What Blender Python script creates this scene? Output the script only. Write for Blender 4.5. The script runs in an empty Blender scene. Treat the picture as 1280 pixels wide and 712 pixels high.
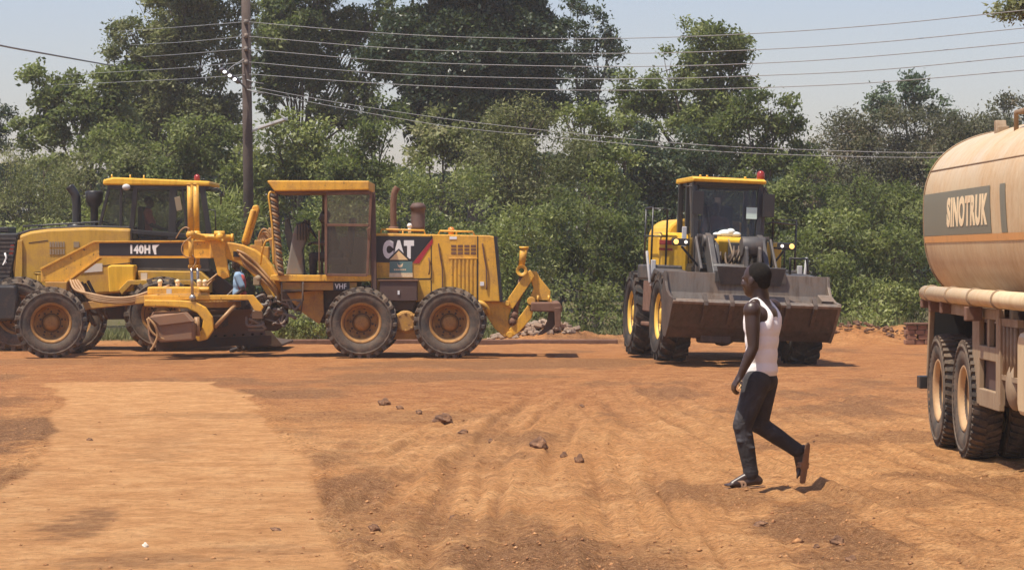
import bpy, bmesh, math, random
import numpy as np
from mathutils import Vector, Matrix, Euler, Quaternion

random.seed(7)
rng = np.random.default_rng(11)
F, HY, H = 3200.0, 320.0, 1.77      # focal length in photo pixels, horizon row, eye height in metres
COL = bpy.context.scene.collection
R = math.radians

def W(px, py, Y):
    return Vector(((px - 640) / F * Y, Y, H + (HY - py) / F * Y))

def ground_at(px, py):
    Y = H * F / (py - HY)
    return ((px - 640) / F * Y, Y)

# ------------------------------------------------------------------ materials
MATS = {}
def _nt(name):
    m = bpy.data.materials.new(name); m.use_nodes = True
    nt = m.node_tree
    b = nt.nodes['Principled BSDF']
    return m, nt, b

def N(nt, t, **kw):
    n = nt.nodes.new(t)
    for k, v in kw.items():
        if k in n.inputs.keys() if isinstance(k, str) else False:
            n.inputs[k].default_value = v
        else:
            setattr(n, k, v)
    return n

def ramp(nt, src, stops):
    r = nt.nodes.new('ShaderNodeValToRGB')
    e = r.color_ramp.elements
    e[0].position, e[0].color = stops[0][0], (*stops[0][1], 1)
    e[1].position, e[1].color = stops[-1][0], (*stops[-1][1], 1)
    for p, c in stops[1:-1]:
        q = e.new(p); q.color = (*c, 1)
    nt.links.new(src, r.inputs[0])
    return r.outputs[0]

def noise(nt, vec, scale, detail=4, rough=.6, dist=0):
    n = nt.nodes.new('ShaderNodeTexNoise')
    n.inputs['Scale'].default_value = scale
    n.inputs['Detail'].default_value = detail
    n.inputs['Roughness'].default_value = rough
    n.inputs['Distortion'].default_value = dist
    if vec is not None: nt.links.new(vec, n.inputs['Vector'])
    return n.outputs[0]

def mixc(nt, fac, a, b, mode='MIX'):
    m = nt.nodes.new('ShaderNodeMix'); m.data_type = 'RGBA'; m.blend_type = mode
    for sock, v in ((m.inputs[0], fac), (m.inputs[6], a), (m.inputs[7], b)):
        if hasattr(v, 'is_linked'): nt.links.new(v, sock)
        elif isinstance(v, (int, float)): sock.default_value = v
        else: sock.default_value = (*v, 1)
    return m.outputs[2]

def mathn(nt, op, a, b=0.0, clamp=False):
    m = nt.nodes.new('ShaderNodeMath'); m.operation = op; m.use_clamp = clamp
    for sock, v in ((m.inputs[0], a), (m.inputs[1], b)):
        if hasattr(v, 'is_linked'): nt.links.new(v, sock)
        else: sock.default_value = v
    return m.outputs[0]

def paint(name, base, rough=.5, dirt=(.30, .16, .08), amount=.4, metal=0.0, scale=3.0, chips=None, spec=.5, streak=False, drip=0.0, bump=.004, bscale=None):
    """Painted or bare metal with patches of red dust, fine grime and optional rust chips."""
    m, nt, b = _nt(name)
    tc = nt.nodes.new('ShaderNodeTexCoord')
    v = tc.outputs['Object']
    if streak:
        mp = nt.nodes.new('ShaderNodeMapping'); nt.links.new(v, mp.inputs[0])
        mp.inputs['Scale'].default_value = (1, 1, .25); v = mp.outputs[0]
    n1 = noise(nt, v, scale, 6, .65, .3)
    n2 = noise(nt, v, scale * 9, 4, .7)
    f = mathn(nt, 'ADD', n1, mathn(nt, 'MULTIPLY', n2, .45))
    mr = nt.nodes.new('ShaderNodeMapRange')
    nt.links.new(f, mr.inputs[0])
    mr.inputs[1].default_value = .95 - amount * .6
    mr.inputs[2].default_value = 1.15 - amount * .3
    fac = mathn(nt, 'MULTIPLY', mr.outputs[0], min(1, .35 + amount), True)
    vb = mixc(nt, noise(nt, v, .9, 3), tuple(c * .86 for c in base), tuple(min(1, c * 1.1) for c in base))
    c = mixc(nt, fac, vb, dirt)
    if chips:
        n3 = noise(nt, v, scale * 5, 5, .75)
        mr3 = nt.nodes.new('ShaderNodeMapRange'); nt.links.new(n3, mr3.inputs[0])
        mr3.inputs[1].default_value = .63; mr3.inputs[2].default_value = .66
        c = mixc(nt, mr3.outputs[0], c, chips)
    if drip:
        md = nt.nodes.new('ShaderNodeMapping'); nt.links.new(tc.outputs['Object'], md.inputs[0]); md.inputs['Scale'].default_value = (9, 9, .9)
        nd = noise(nt, md.outputs[0], 1.3, 6, .7, .2)
        c = mixc(nt, drip, c, mixc(nt, 1.0, c, ramp(nt, nd, [(.34, (.50,.40,.32)), (.50, (.95,.93,.9)), (.66, (1.12,1.12,1.12))]), 'MULTIPLY'))
    nt.links.new(c, b.inputs['Base Color'])
    ro = mathn(nt, 'ADD', mathn(nt, 'MULTIPLY', fac, .35), rough, True)
    nt.links.new(ro, b.inputs['Roughness'])
    b.inputs['Metallic'].default_value = metal
    b.inputs['Specular IOR Level'].default_value = spec
    bp = nt.nodes.new('ShaderNodeBump'); bp.inputs['Strength'].default_value = .25; bp.inputs['Distance'].default_value = bump
    nt.links.new(n2 if bscale is None else noise(nt, v, bscale, 3, .5, 1.2), bp.inputs['Height']); nt.links.new(bp.outputs[0], b.inputs['Normal'])
    MATS[name] = m
    return m

DUST = (.34, .18, .09)
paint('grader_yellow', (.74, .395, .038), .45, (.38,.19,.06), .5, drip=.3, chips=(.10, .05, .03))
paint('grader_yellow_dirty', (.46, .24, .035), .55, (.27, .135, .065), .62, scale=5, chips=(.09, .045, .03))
paint('rim_yellow', (.40, .195, .045), .7, (.19, .10, .045), .65, scale=8, chips=(.08, .04, .025))
paint('loader_yellow', (.78, .44, .035), .36, DUST, .22, drip=.4)
paint('hauler_yellow', (.54, .31, .035), .45, (.34,.18,.06), .45, drip=.3)
paint('truck_rim', (.46, .29, .14), .6, DUST, .5, scale=6)
paint('loader_rim', (.75, .45, .07), .5, DUST, .35, scale=5)
paint('tyre_rubber', (.030, .028, .027), .85, (.15, .095, .06), .45, scale=4, spec=.25)
paint('tyre_dusty', (.062, .055, .049), .9, (.20, .14, .095), .6, scale=5, spec=.2)
paint('black_paint', (.022, .021, .022), .4, (.14, .085, .05), .25)
paint('black_panel', (.016, .015, .018), .45, (.10, .06, .04), .12)
paint('dark_steel', (.055, .042, .034), .7, (.13, .07, .04), .6, metal=.2, scale=6)
paint('rust_steel', (.17, .085, .05), .8, (.10, .045, .03), .5, scale=5)
paint('mould_steel', (.22, .125, .075), .75, (.30, .16, .085), .6, metal=.1, scale=3)
paint('brown_box', (.085, .045, .035), .7, (.20, .11, .06), .35)
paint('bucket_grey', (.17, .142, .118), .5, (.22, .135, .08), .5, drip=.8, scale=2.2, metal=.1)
paint('bucket_shaded_worn', (.062, .045, .035), .65, (.11, .062, .040), .45, scale=3, drip=.9, chips=(.15,.11,.09))  # base darkened for the shade under the bucket; drips and chips are wear
paint('frame_grey', (.066, .061, .058), .5, (.17, .115, .08), .4, drip=.5)
paint('chrome_rod', (.45, .42, .38), .3, (.2, .12, .07), .3, metal=.8)
paint('rubber_hose', (.05, .038, .03), .6, (.22, .13, .07), .5)
paint('tan_hose', (.36, .20, .08), .5, (.2, .1, .05), .4)
paint('tank_cream', (.61, .465, .285), .34, (.46, .28, .125), .55, scale=1.1, streak=False, drip=.22)
paint('tank_band', (.175, .165, .12), .5, (.40, .25, .14), .22, scale=2, streak=True)
paint('tank_orange', (.62, .30, .10), .45, DUST, .3)
paint('truck_frame', (.31, .225, .14), .6, (.25, .15, .08), .6, scale=2, drip=.35)
paint('white_letter', (.78, .76, .72), .5, DUST, .12)
paint('cream_letter', (.80, .62, .38), .5, DUST, .3)
paint('red_stripe', (.38, .02, .03), .45, DUST, .15)
paint('logo_yellow', (.80, .55, .26), .45, DUST, .15)
paint('teal_sign', (.10, .19, .18), .5, DUST, .15)
paint('seat_cloth', (.05, .045, .045), .9, DUST, .2)
paint('console_grey', (.17, .15, .13), .7, DUST, .4)
paint('inner_tan', (.28, .21, .13), .8, DUST, .3)
paint('pole_wood', (.085, .06, .048), .85, (.05, .04, .035), .5, scale=5)
paint('wire_grey', (.24, .24, .235), .6, (.2, .19, .17), .1)
paint('concrete', (.30, .23, .17), .9, (.32, .16, .08), .5, scale=2)
paint('lamp_body', (.50, .50, .49), .45, (.3, .25, .2), .3)
paint('lamp_dark', (.10, .10, .11), .5, (.2, .15, .1), .3)
paint('cloth_white', (.84, .80, .78), .9, (.66, .56, .5), .12, scale=8, bump=.03, bscale=11)
paint('cloth_rag', (.70, .74, .70), .9, (.4, .4, .38), .2, scale=8)
paint('paper', (.62, .78, .70), .7, DUST, .05)
paint('cloth_orange', (.50, .13, .08), .9, DUST, .2)
paint('cloth_dark', (.035, .03, .03), .9, DUST, .15)
paint('cloth_blue', (.26, .38, .52), .9, DUST, .15)
paint('cloth_red', (.42, .06, .05), .9, DUST, .15)
paint('cloth_maroon', (.14, .05, .045), .9, DUST, .15)
paint('skin', (.045, .024, .017), .40, (.08, .045, .03), .12, scale=6, spec=.5, bump=.006, bscale=18)
paint('hair', (.010, .009, .008), .95, (.035, .028, .022), .45, scale=45, spec=.15)
paint('sandal', (.19, .105, .06), .8, DUST, .5)
paint('bark', (.075, .055, .042), .9, (.14, .12, .09), .5, scale=6)
paint('sticker', (.62, .55, .45), .6, DUST, .2)
paint('brick_red', (.26, .12, .07), .9, (.15, .08, .05), .5, scale=6)

def jeans_mat():
    m, nt, b = _nt('jeans')
    tc = nt.nodes.new('ShaderNodeTexCoord'); v = tc.outputs['Object']
    n1 = noise(nt, v, 5, 4, .6, .5); n2 = noise(nt, v, 60, 3)
    c = ramp(nt, n1, [(.35, (.021, .018, .018)), (.55, (.034, .030, .032)), (.72, (.070, .070, .080))])
    nt.links.new(c, b.inputs['Base Color']); b.inputs['Roughness'].default_value = .85
    bp = nt.nodes.new('ShaderNodeBump'); bp.inputs['Strength'].default_value = .5; bp.inputs['Distance'].default_value = .02
    nt.links.new(mathn(nt, 'ADD', noise(nt, v, 14, 3, .5, 1.5), mathn(nt, 'MULTIPLY', n2, .1)), bp.inputs['Height'])
    nt.links.new(bp.outputs[0], b.inputs['Normal'])
    MATS['jeans'] = m
jeans_mat()

def glass(name, tint, alpha, rough=.05):
    m, nt, b = _nt(name)
    b.inputs['Base Color'].default_value = (*tint, 1)
    b.inputs['Roughness'].default_value = rough
    b.inputs['Specular IOR Level'].default_value = .6
    b.inputs['Alpha'].default_value = alpha
    MATS[name] = m
glass('cab_glass', (.02, .025, .028), .28)
glass('windscreen', (.05, .062, .075), .32)
glass('door_pane', (.09, .075, .06), .42, .12)
glass('red_lens', (.30, .03, .02), .85, .15)
glass('orange_lens', (.75, .25, .03), .8, .15)
glass('mirror_glass', (.25, .27, .27), 1, .1)

def emit(name, col, strength):
    m, nt, b = _nt(name)
    b.inputs['Base Color'].default_value = (*col, 1)
    b.inputs['Emission Color'].default_value = (*col, 1)
    b.inputs['Emission Strength'].default_value = strength
    MATS[name] = m
emit('headlight_white', (1, .93, .8), 1.0)
emit('headlight_amber', (1, .60, .16), 1.0)
emit('flood_lens', (.95, .97, 1), 2.2)  # glow stands in for sun glints on the street lamp lenses

# ------------------------------------------------------------------ mesh builder
class MB:
    def __init__(s):
        s.v = []; s.f = []; s.sm = []; s.st = []
    def add(s, verts, faces, smooth=False):
        o = len(s.v); s.st.append(o); s.v += [tuple(x) for x in verts]
        s.f += [tuple(i + o for i in f) for f in faces]; s.sm += [smooth] * len(faces)
        return s
    def box(s, x0, x1, y0, y1, z0, z1, M=None):
        x0, x1 = min(x0, x1), max(x0, x1); y0, y1 = min(y0, y1), max(y0, y1); z0, z1 = min(z0, z1), max(z0, z1)
        v = [Vector(p) for p in ((x0,y0,z0),(x1,y0,z0),(x1,y1,z0),(x0,y1,z0),(x0,y0,z1),(x1,y0,z1),(x1,y1,z1),(x0,y1,z1))]
        if M is not None: v = [M @ p for p in v]
        return s.add(v, [(0,3,2,1),(4,5,6,7),(0,1,5,4),(1,2,6,5),(2,3,7,6),(3,0,4,7)])
    def bar(s, p0, p1, w, h, up=(0, 0, 1)):
        """Rectangular bar between two points, w across and h along up."""
        p0, p1 = Vector(p0), Vector(p1); d = (p1 - p0).normalized(); u = Vector(up)
        a = d.cross(u)
        if a.length < 1e-3: a = d.cross(Vector((0, 1, 0)))
        a.normalize(); b = a.cross(d).normalized()
        v = []
        for p in (p0, p1):
            for i, j in ((-1,-1),(1,-1),(1,1),(-1,1)): v.append(p + a * (w/2*i) + b * (h/2*j))
        return s.add(v, [(0,3,2,1),(4,5,6,7),(0,1,5,4),(1,2,6,5),(2,3,7,6),(3,0,4,7)])
    def prism(s, pts, y0, y1, axis='y'):
        """Polygon (a, z) extruded along y (or x for axis='x')."""
        n = len(pts)
        area = sum(pts[i][0]*pts[(i+1)%n][1] - pts[(i+1)%n][0]*pts[i][1] for i in range(n))
        P = pts if area > 0 else pts[::-1]
        y0, y1 = min(y0, y1), max(y0, y1)
        if axis == 'y':
            v = [(a, y0, z) for a, z in P] + [(a, y1, z) for a, z in P]
            f = [tuple(range(n)), tuple(range(2*n-1, n-1, -1))] + [(i, i+n, (i+1)%n+n, (i+1)%n) for i in range(n)]
        else:
            v = [(y0, a, z) for a, z in P] + [(y1, a, z) for a, z in P]
            f = [tuple(range(n-1, -1, -1)), tuple(range(n, 2*n))] + [((i+1)%n, (i+1)%n+n, i+n, i) for i in range(n)]
        return s.add(v, f)
    def cyl(s, p0, p1, r0, r1=None, n=16, caps=True):
        r1 = r0 if r1 is None else r1
        p0, p1 = Vector(p0), Vector(p1); d = (p1 - p0).normalized()
        a = d.orthogonal().normalized(); b = d.cross(a)
        v = []
        for p, r in ((p0, r0), (p1, r1)):
            for i in range(n):
                t = 2*math.pi*i/n; v.append(p + (a*math.cos(t) + b*math.sin(t))*r)
        s.add(v, [(i, (i+1)%n, (i+1)%n+n, i+n) for i in range(n)], True)
        if caps:
            o = len(s.v) - 2*n
            s.f += [tuple(o+i for i in range(n-1,-1,-1)), tuple(o+n+i for i in range(n))]; s.sm += [False, False]
        return s
    def tube(s, pts, r, n=8, r1=None, caps=True):
        P = [Vector(p) for p in pts]; m = len(P); v = []
        a = None
        for k, p in enumerate(P):
            d = (P[min(k+1, m-1)] - P[max(k-1, 0)]).normalized()
            if a is None: a = d.orthogonal().normalized()
            else:
                a = a - d * a.dot(d)
                a = a.normalized() if a.length > 1e-6 else d.orthogonal().normalized()
            b = d.cross(a)
            rr = (r[k] if isinstance(r, (list, tuple)) else (r if r1 is None else r + (r1-r)*k/(m-1)))
            for i in range(n):
                t = 2*math.pi*i/n; v.append(p + (a*math.cos(t)+b*math.sin(t))*rr)
        f = []
        for k in range(m-1):
            for i in range(n): f.append((k*n+i, k*n+(i+1)%n, (k+1)*n+(i+1)%n, (k+1)*n+i))
        s.add(v, f, True)
        if caps:
            o = len(s.v) - m*n
            s.f += [tuple(o+i for i in range(n-1,-1,-1)), tuple(o+(m-1)*n+i for i in range(n))]; s.sm += [False, False]
        return s
    def lathe(s, prof, c, axis=(0, 1, 0), n=32, smooth=True):
        """prof = [(along axis, radius)], turned about the axis through c."""
        c = Vector(c); d = Vector(axis).normalized(); a = d.orthogonal().normalized(); b = d.cross(a); v = []
        for h, r in prof:
            for i in range(n):
                t = 2*math.pi*i/n; v.append(c + d*h + (a*math.cos(t)+b*math.sin(t))*max(r, 1e-4))
        f = []
        for k in range(len(prof)-1):
            for i in range(n): f.append((k*n+i, k*n+(i+1)%n, (k+1)*n+(i+1)%n, (k+1)*n+i))
        return s.add(v, f, smooth)
    def ball(s, c, r, rot=None, nu=14, nv=9):
        c = Vector(c); r = (r, r, r) if isinstance(r, (int, float)) else r
        v = []; f = []
        for j in range(nv+1):
            ph = math.pi*j/nv
            for i in range(nu):
                t = 2*math.pi*i/nu
                q = Vector((math.sin(ph)*math.cos(t)*r[0], math.sin(ph)*math.sin(t)*r[1], math.cos(ph)*r[2]))
                v.append(c + (rot @ q if rot is not None else q))
        for j in range(nv):
            for i in range(nu): f.append((j*nu+i, (j+1)*nu+i, (j+1)*nu+(i+1)%nu, j*nu+(i+1)%nu))
        return s.add(v, f, True)
    def capsule(s, p0, p1, r0, r1=None, n=14):
        r1 = r0 if r1 is None else r1
        s.cyl(p0, p1, r0, r1, n); s.ball(p0, r0*.999); s.ball(p1, r1*.999)
        return s
    def build_each(s, name, mat, parent=None, bevel=0.0):
        """One object for every piece that was added."""
        en = s.st[1:] + [len(s.v)]; last = None
        for a, b in zip(s.st, en):
            m = MB(); m.v = s.v[a:b]
            for f, q in zip(s.f, s.sm):
                if a <= f[0] < b: m.f.append(tuple(i-a for i in f)); m.sm.append(q)
            last = m.build(name, mat, parent, bevel)
        return last
    def build(s, name, mat, parent=None, bevel=0.0, loc=None, seg=2):
        me = bpy.data.meshes.new(name); me.from_pydata(s.v, [], s.f)
        me.polygons.foreach_set('use_smooth', s.sm)
        me.materials.append(MATS[mat] if isinstance(mat, str) else mat)
        me.validate(); me.update()
        o = bpy.data.objects.new(name, me); COL.objects.link(o)
        if parent is not None: o.parent = parent
        if loc is not None: o.location = loc
        if bevel:
            b = o.modifiers.new('bevel', 'BEVEL'); b.width = bevel; b.segments = seg
            b.limit_method = 'ANGLE'; b.angle_limit = R(35)
        return o

def empty(name, loc, rot=(0, 0, 0), parent=None):
    o = bpy.data.objects.new(name, None); COL.objects.link(o); o.location = loc; o.rotation_euler = rot
    o.empty_display_size = .2
    if parent is not None: o.parent = parent
    return o

def tag(o, label=None, cat=None, group=None, kind=None):
    if label: o['label'] = label
    if cat: o['category'] = cat
    if group: o['group'] = group
    if kind: o['kind'] = kind
    return o

def arc(cx, cz, r, a0, a1, n=8):
    return [(cx + r*math.cos(R(a0+(a1-a0)*i/n)), cz + r*math.sin(R(a0+(a1-a0)*i/n))) for i in range(n+1)]

def spline(pts, n=8):
    """Catmull-Rom through the points."""
    P = [Vector(p) for p in pts]; out = []
    for i in range(len(P)-1):
        a, b, c, d = P[max(i-1,0)], P[i], P[i+1], P[min(i+2, len(P)-1)]
        for k in range(n):
            t = k/n
            out.append(.5*((2*b)+(c-a)*t+(2*a-5*b+4*c-d)*t*t+(3*b-a-3*c+d)*t**3))
    out.append(P[-1]); return out

def text_mesh(body, name, mat, parent, width, height, origin, right=(1,0,0), up=(0,0,1), bold=.02, depth=.004, shear=0.0, project=None):
    cu = bpy.data.curves.new(name, 'FONT'); cu.body = body; cu.extrude = 0.01; cu.offset = bold; cu.resolution_u = 4; cu.shear = shear; cu.space_character = 1.0 + bold*2.4
    t = bpy.data.objects.new('tmp_text', cu); COL.objects.link(t)
    dg = bpy.context.evaluated_depsgraph_get()
    me = bpy.data.meshes.new_from_object(t.evaluated_get(dg))
    bpy.data.objects.remove(t)
    n = len(me.vertices); co = np.zeros(n*3); me.vertices.foreach_get('co', co); co = co.reshape(-1, 3)
    lo, hi = co.min(0), co.max(0)
    u = (co[:, 0]-lo[0])/(hi[0]-lo[0])*width; w = (co[:, 1]-lo[1])/(hi[1]-lo[1])*height
    d = (co[:, 2]-lo[2])/(hi[2]-lo[2])*depth
    Rv, U = np.array(right, float), np.array(up, float); Nn = np.cross(Rv, U)
    out = np.array(origin, float) + u[:, None]*Rv + w[:, None]*U + d[:, None]*Nn
    if project is not None: out = project(out, d)
    me.vertices.foreach_set('co', out.ravel()); me.update()
    me.materials.clear(); me.materials.append(MATS[mat]); me.name = name
    o = bpy.data.objects.new(name, me); COL.objects.link(o); o.parent = parent
    return o

class PXF:
    """Turns photo pixels into metres in a machine's own frame, at a given depth in it."""
    def __init__(s, px0, Yc):
        s.Y = Yc; s.X = (px0-640)/F*Yc
    def __call__(s, px, py, y=0.0):
        k = (s.Y+y)/F
        return ((px-640)*k - s.X, y, H + (HY-py)*k)
    def poly(s, pts, y):
        return [(s(a, b, y)[0], s(a, b, y)[2]) for a, b in pts]
    def prism(s, mb, pts, y0, y1):
        return mb.prism(s.poly(pts, min(y0, y1)), y0, y1)

# ------------------------------------------------------------------ wheels
def tyre_mb(Rr, w, rin, nlug, lug=.035, chev=.6, blunt=.45):
    """Tyre about the local y axis; bulged sidewalls, a tread with angled lugs that run down the shoulders."""
    m = MB(); h = w/2
    Rb = Rr - lug
    prof = [(-h*.72, rin), (-h*.95, rin+.03), (-h*1.03, (rin+Rb)*.5), (-h*.98, Rb-.08), (-h*.86, Rb-.02), (-h*.5, Rb), (0, Rb+.004),
            (h*.5, Rb), (h*.86, Rb-.02), (h*.98, Rb-.08), (h*1.03, (rin+Rb)*.5), (h*.95, rin+.03), (h*.72, rin)]
    m.lathe(prof, (0,0,0), (0,1,0), 48)
    for sgn in (-1, 1):
        # a raised ring on each sidewall
        q = (rin+Rb)*.5+.05
        m.lathe([(sgn*h*1.01, q), (sgn*(h*1.03+.008), q+.008), (sgn*(h*1.02+.006), q+.024), (sgn*h*1.0, q+.032)], (0,0,0), (0,1,0), 48)
    pitch = 2*math.pi/nlug
    for k in range(nlug):
        for sgn in (-1, 1):
            t0 = k*pitch + (pitch/2 if sgn > 0 else 0)
            # stations from shoulder to crown: (y, inner r, outer r, angle offset, half width)
            st = [(sgn*h*1.00, Rb-.115, Rb-.075, 0, pitch*blunt*.42), (sgn*h*.97, Rb-.06, Rr-.012, 0, pitch*blunt*.5),
                  (sgn*h*.55, Rb-.02, Rr, pitch*chev*.45, pitch*blunt*.5), (sgn*h*.04, Rb-.02, Rr+.002, pitch*chev, pitch*blunt*.42)]
            v = []
            for y, ri, ro, da, hw in st:
                for rr, dd in ((ri, -hw), (ro, -hw*.8), (ro, hw*.8), (ri, hw)):
                    a = t0+da+dd; v.append((rr*math.cos(a), y, rr*math.sin(a)))
            f = []
            for q in range(len(st)-1):
                for e in range(4): f.append((q*4+e, q*4+(e+1)%4, (q+1)*4+(e+1)%4, (q+1)*4+e))
            f += [(3,2,1,0), tuple(4*(len(st)-1)+e for e in range(4))]
            m.add(v, f)
    return m

def rim_mb(r, w, dish=.12, nb=10, hub=.11, side=-1):
    """Rim with flange, recessed disc, bolt ring and hub; side = which end of y faces out."""
    m = MB(); h = w/2*.78
    pr = [(h+.01, r+.012), (h+.02, r), (h, r-.025), (h-.035, r-.045), (h-dish*.7, r-.06), (h-dish, r*.72), (h-dish-.01, r*.45), (h-dish+.005, hub*1.3),
          (h-dish+.05, hub*1.15), (h-dish+.09, hub), (h-dish+.095, hub*.35), (h-dish+.09, 0)]
    m.lathe([(side*a, b) for a, b in pr], (0,0,0), (0,1,0), 40)
    m.lathe([(-side*h, r), (-side*(h-.04), r-.04), (side*(h-dish), r*.9)], (0,0,0), (0,1,0), 40)
    for k in range(nb):
        a = 2*math.pi*k/nb; q = hub*1.75
        c = Vector((q*math.cos(a), side*(h-dish-.012), q*math.sin(a)))
        m.cyl(c, c+Vector((0, side*.045, 0)), .016, n=6)
    for k in range(5):
        a = 2*math.pi*(k+.3)/5; q = r*.72
        c = Vector((q*math.cos(a), side*(h-dish+.002), q*math.sin(a)))
        m.cyl(c, c+Vector((0, side*.012, 0)), r*.075, n=12)
    return m

def bolt_mesh(r, w, dish, nb, hub, side):
    """Wheel nuts and hand holes, darker than the rim."""
    m = MB(); h = w/2*.78; y0 = side*(h-dish-.012)
    for k in range(nb):
        a = 2*math.pi*k/nb; q = hub*1.75; c = Vector((q*math.cos(a), y0, q*math.sin(a))); m.cyl(c, c+Vector((0, side*.06, 0)), .020, n=6)
    for k in range(8):
        a = 2*math.pi*(k+.5)/8; q = r*.74; c = Vector((q*math.cos(a), y0, q*math.sin(a))); m.cyl(c, c+Vector((0, side*.022, 0)), r*.07, n=12)
    m.lathe([(y0+side*.015, hub*1.38), (y0+side*.024, hub*1.42), (y0+side*.015, hub*1.5)], (0,0,0), (0,1,0), 32)
    m.lathe([(side*(h-.034), r-.044), (side*(h-.040), r-.050), (side*(h-.055), r-.053)], (0,0,0), (0,1,0), 40)
    o = m.build('wheel_nuts', 'dark_steel'); me = o.data; bpy.data.objects.remove(o); return me

def wheel(parent, c, Rr, w, rin, tyre_mesh, rim_mesh, tm, rm, rot=0, spin=0):
    e = empty('wheel', c, (0, 0, rot), parent)
    for nm, me in (('tyre', tyre_mesh), ('rim', rim_mesh)) + ((('wheel_nuts', tm),) if tm else ()):
        o = bpy.data.objects.new(nm, me); COL.objects.link(o); o.parent = e; o.rotation_euler = (0, spin, 0)
    return e

def mesh_of(mb, name, mat, bevel=0):
    o = mb.build(name, mat); me = o.data; bpy.data.objects.remove(o); return me
# ================================================================== motor grader in profile
def make_grader():
    g = PXF(310, 45.5)
    root = empty('motor_grader', (g.X, 45.5, 0))
    tag(root, 'yellow motor grader in profile with an arched beam, angled blade and rear ripper', 'motor grader')
    P = root
    y_ = 'grader_yellow'
    def prism(name, pts, y0, y1, mat, bevel=.012, parent=P):
        return g.prism(MB(), pts, y0, y1).build(name, mat, parent, bevel)
    # --- main beam, running from the front axle to the gooseneck
    prism('front_beam', [(51,336),(57,333),(117,302),(264,301),(264,322),(124,322),(82,352),(51,352)], -.17, .17, y_)
    mb = MB(); g.prism(mb, [(117,301),(264,300.2),(264,301.6),(118,302.8),(57,334),(51,337),(50,335)], -.2, .2)
    g.prism(mb, [(124,321),(264,321),(264,322.6),(124.5,322.6),(83,353),(81,352)], -.2, .2); mb.build('beam_flange', y_, P, .003)
    pan = prism('name_panel', [(124,303.8),(229,303.4),(229,319.6),(124,319.6)], -.178, -.171, 'black_panel', 0)
    o = g(163, 317.2, -.179); e = g(188, 305.8, -.179)
    text_mesh('140H', 'lettering', 'white_letter', pan, e[0]-o[0], e[2]-o[2], (o[0], -.179, o[2]), bold=.06)
    mb = MB(); g.prism(mb, [(190.5,306),(199.5,305.5),(195,310),(195.5,318),(193,318),(190.5,310)], -.184, -.179); mb.build('emblem', 'white_letter', pan)
    prism('small_panel', [(291.5,314),(300,314),(300,321),(291.5,321)], -.215, -.206, 'black_panel', 0)
    # --- gooseneck
    prism('gooseneck', [(262,301),(288,303),(301,305.5),(318,312),(330,321),(340,333),(349,350),(354,374),(350,392),(342,392),(337,374),(325,354),(310,338),(296,328),(284,323.5),(262,322)], -.2, .2, y_, .02)
    mb = MB()
    for y, top, k in ((-.31, 0, 0), (-.27, 3.5, 1), (-.33, 7, 2), (-.27, 10.5, 3), (-.3, 14, 4)):
        pts = [g(296+k*1.5, 313+top*.6, y), g(307, 318+top, y-.03), g(322, 331+top*.9, y), g(335, 346+top*.7, y-.05), g(345, 360+top*.6, y), g(352-k, 380, y+.05)]
        mb.tube(spline(pts, 6), .024, 8)
    mb.build('hose_bundle', 'tan_hose', P)
    mb = MB()
    for k in range(6):
        a = g(331+k*3, 300-k*4+random.uniform(-2,2), .35); b = g(341+k*1.2, 345, .3)
        mb.tube(spline([g(318+k*2, 318, .3), g(322+k*3, 300-k*3, .36), g(330+k*2, 286+k*4, .3), g(342, 300+k*5, .3), g(350, 344, .25)], 6), .018, 6)
    mb.build('hose_loop', 'tan_hose', P)
    # valve block behind hoses
    mb = MB(); 
    for (x0,x1,y0,y1,y) in ((318,328,300,322,.3),(326,336,308,330,.28),(312,320,306,316,.3)):
        g.prism(mb, [(x0,y0),(x1,y0),(x1,y1),(x0,y1)], y-.12, y+.1)
    mb.build('valve_block', 'grader_yellow_dirty', P, .015)
    # --- front axle, king post
    ax = g(64, 398, -1.0)
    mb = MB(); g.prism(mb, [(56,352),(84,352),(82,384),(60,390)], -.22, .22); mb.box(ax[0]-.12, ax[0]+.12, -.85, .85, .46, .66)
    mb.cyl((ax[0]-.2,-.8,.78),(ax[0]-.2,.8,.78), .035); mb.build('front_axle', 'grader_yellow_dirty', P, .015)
    # --- drawbar and circle
    mb = MB()
    for s in (-1, 1):
        mb.bar(g(90, 384, 0), Vector(g(200, 372, s*.75)), .12, .14)
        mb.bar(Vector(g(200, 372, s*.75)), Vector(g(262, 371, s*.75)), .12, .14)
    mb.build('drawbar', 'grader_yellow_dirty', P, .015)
    mb = MB(); g.prism(mb, [(180,369),(316,368.5),(329,384),(326,389),(318,388),(310,374.5),(180,375)], -.86, -.72); g.prism(mb, [(180,369),(316,368.5),(316,375),(180,375)], .72, .86)
    mb.bar(g(196,372,-.8), g(198,372,.8), .2, .09); mb.bar(g(300,372,-.8), g(300,372,.8), .22, .09)
    mb.build('circle_frame', y_, P, .01)
    c = g(246, 380, 0)
    mb = MB(); mb.lathe([(-.05,.78),(.05,.78),(.05,.66),(-.05,.66),(-.05,.78)], (c[0],0,c[2]), (0,0,1), 48, False)
    for k in range(48):
        a = 2*math.pi*k/48; M = Matrix.Translation((c[0],0,c[2])) @ Matrix.Rotation(a, 4, 'Z'); mb.box(.62,.665,-.018,.018,-.045,.045,M)
    mb.build('circle_ring', 'grader_yellow_dirty', P)
    mb = MB(); g.prism(mb, [(184,358.5),(246,358.5),(250,361),(250,369),(184,369)], -.72, -.2)
    mb.cyl(g(246,362,-.6), g(262,362,-.6), .05); mb.build('gear_housing', y_, P, .025)
    prism('sticker', [(208,361),(214.5,361),(214.5,367),(208,367)], -.727, -.721, 'sticker', 0)
    mb = MB(); 
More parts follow.
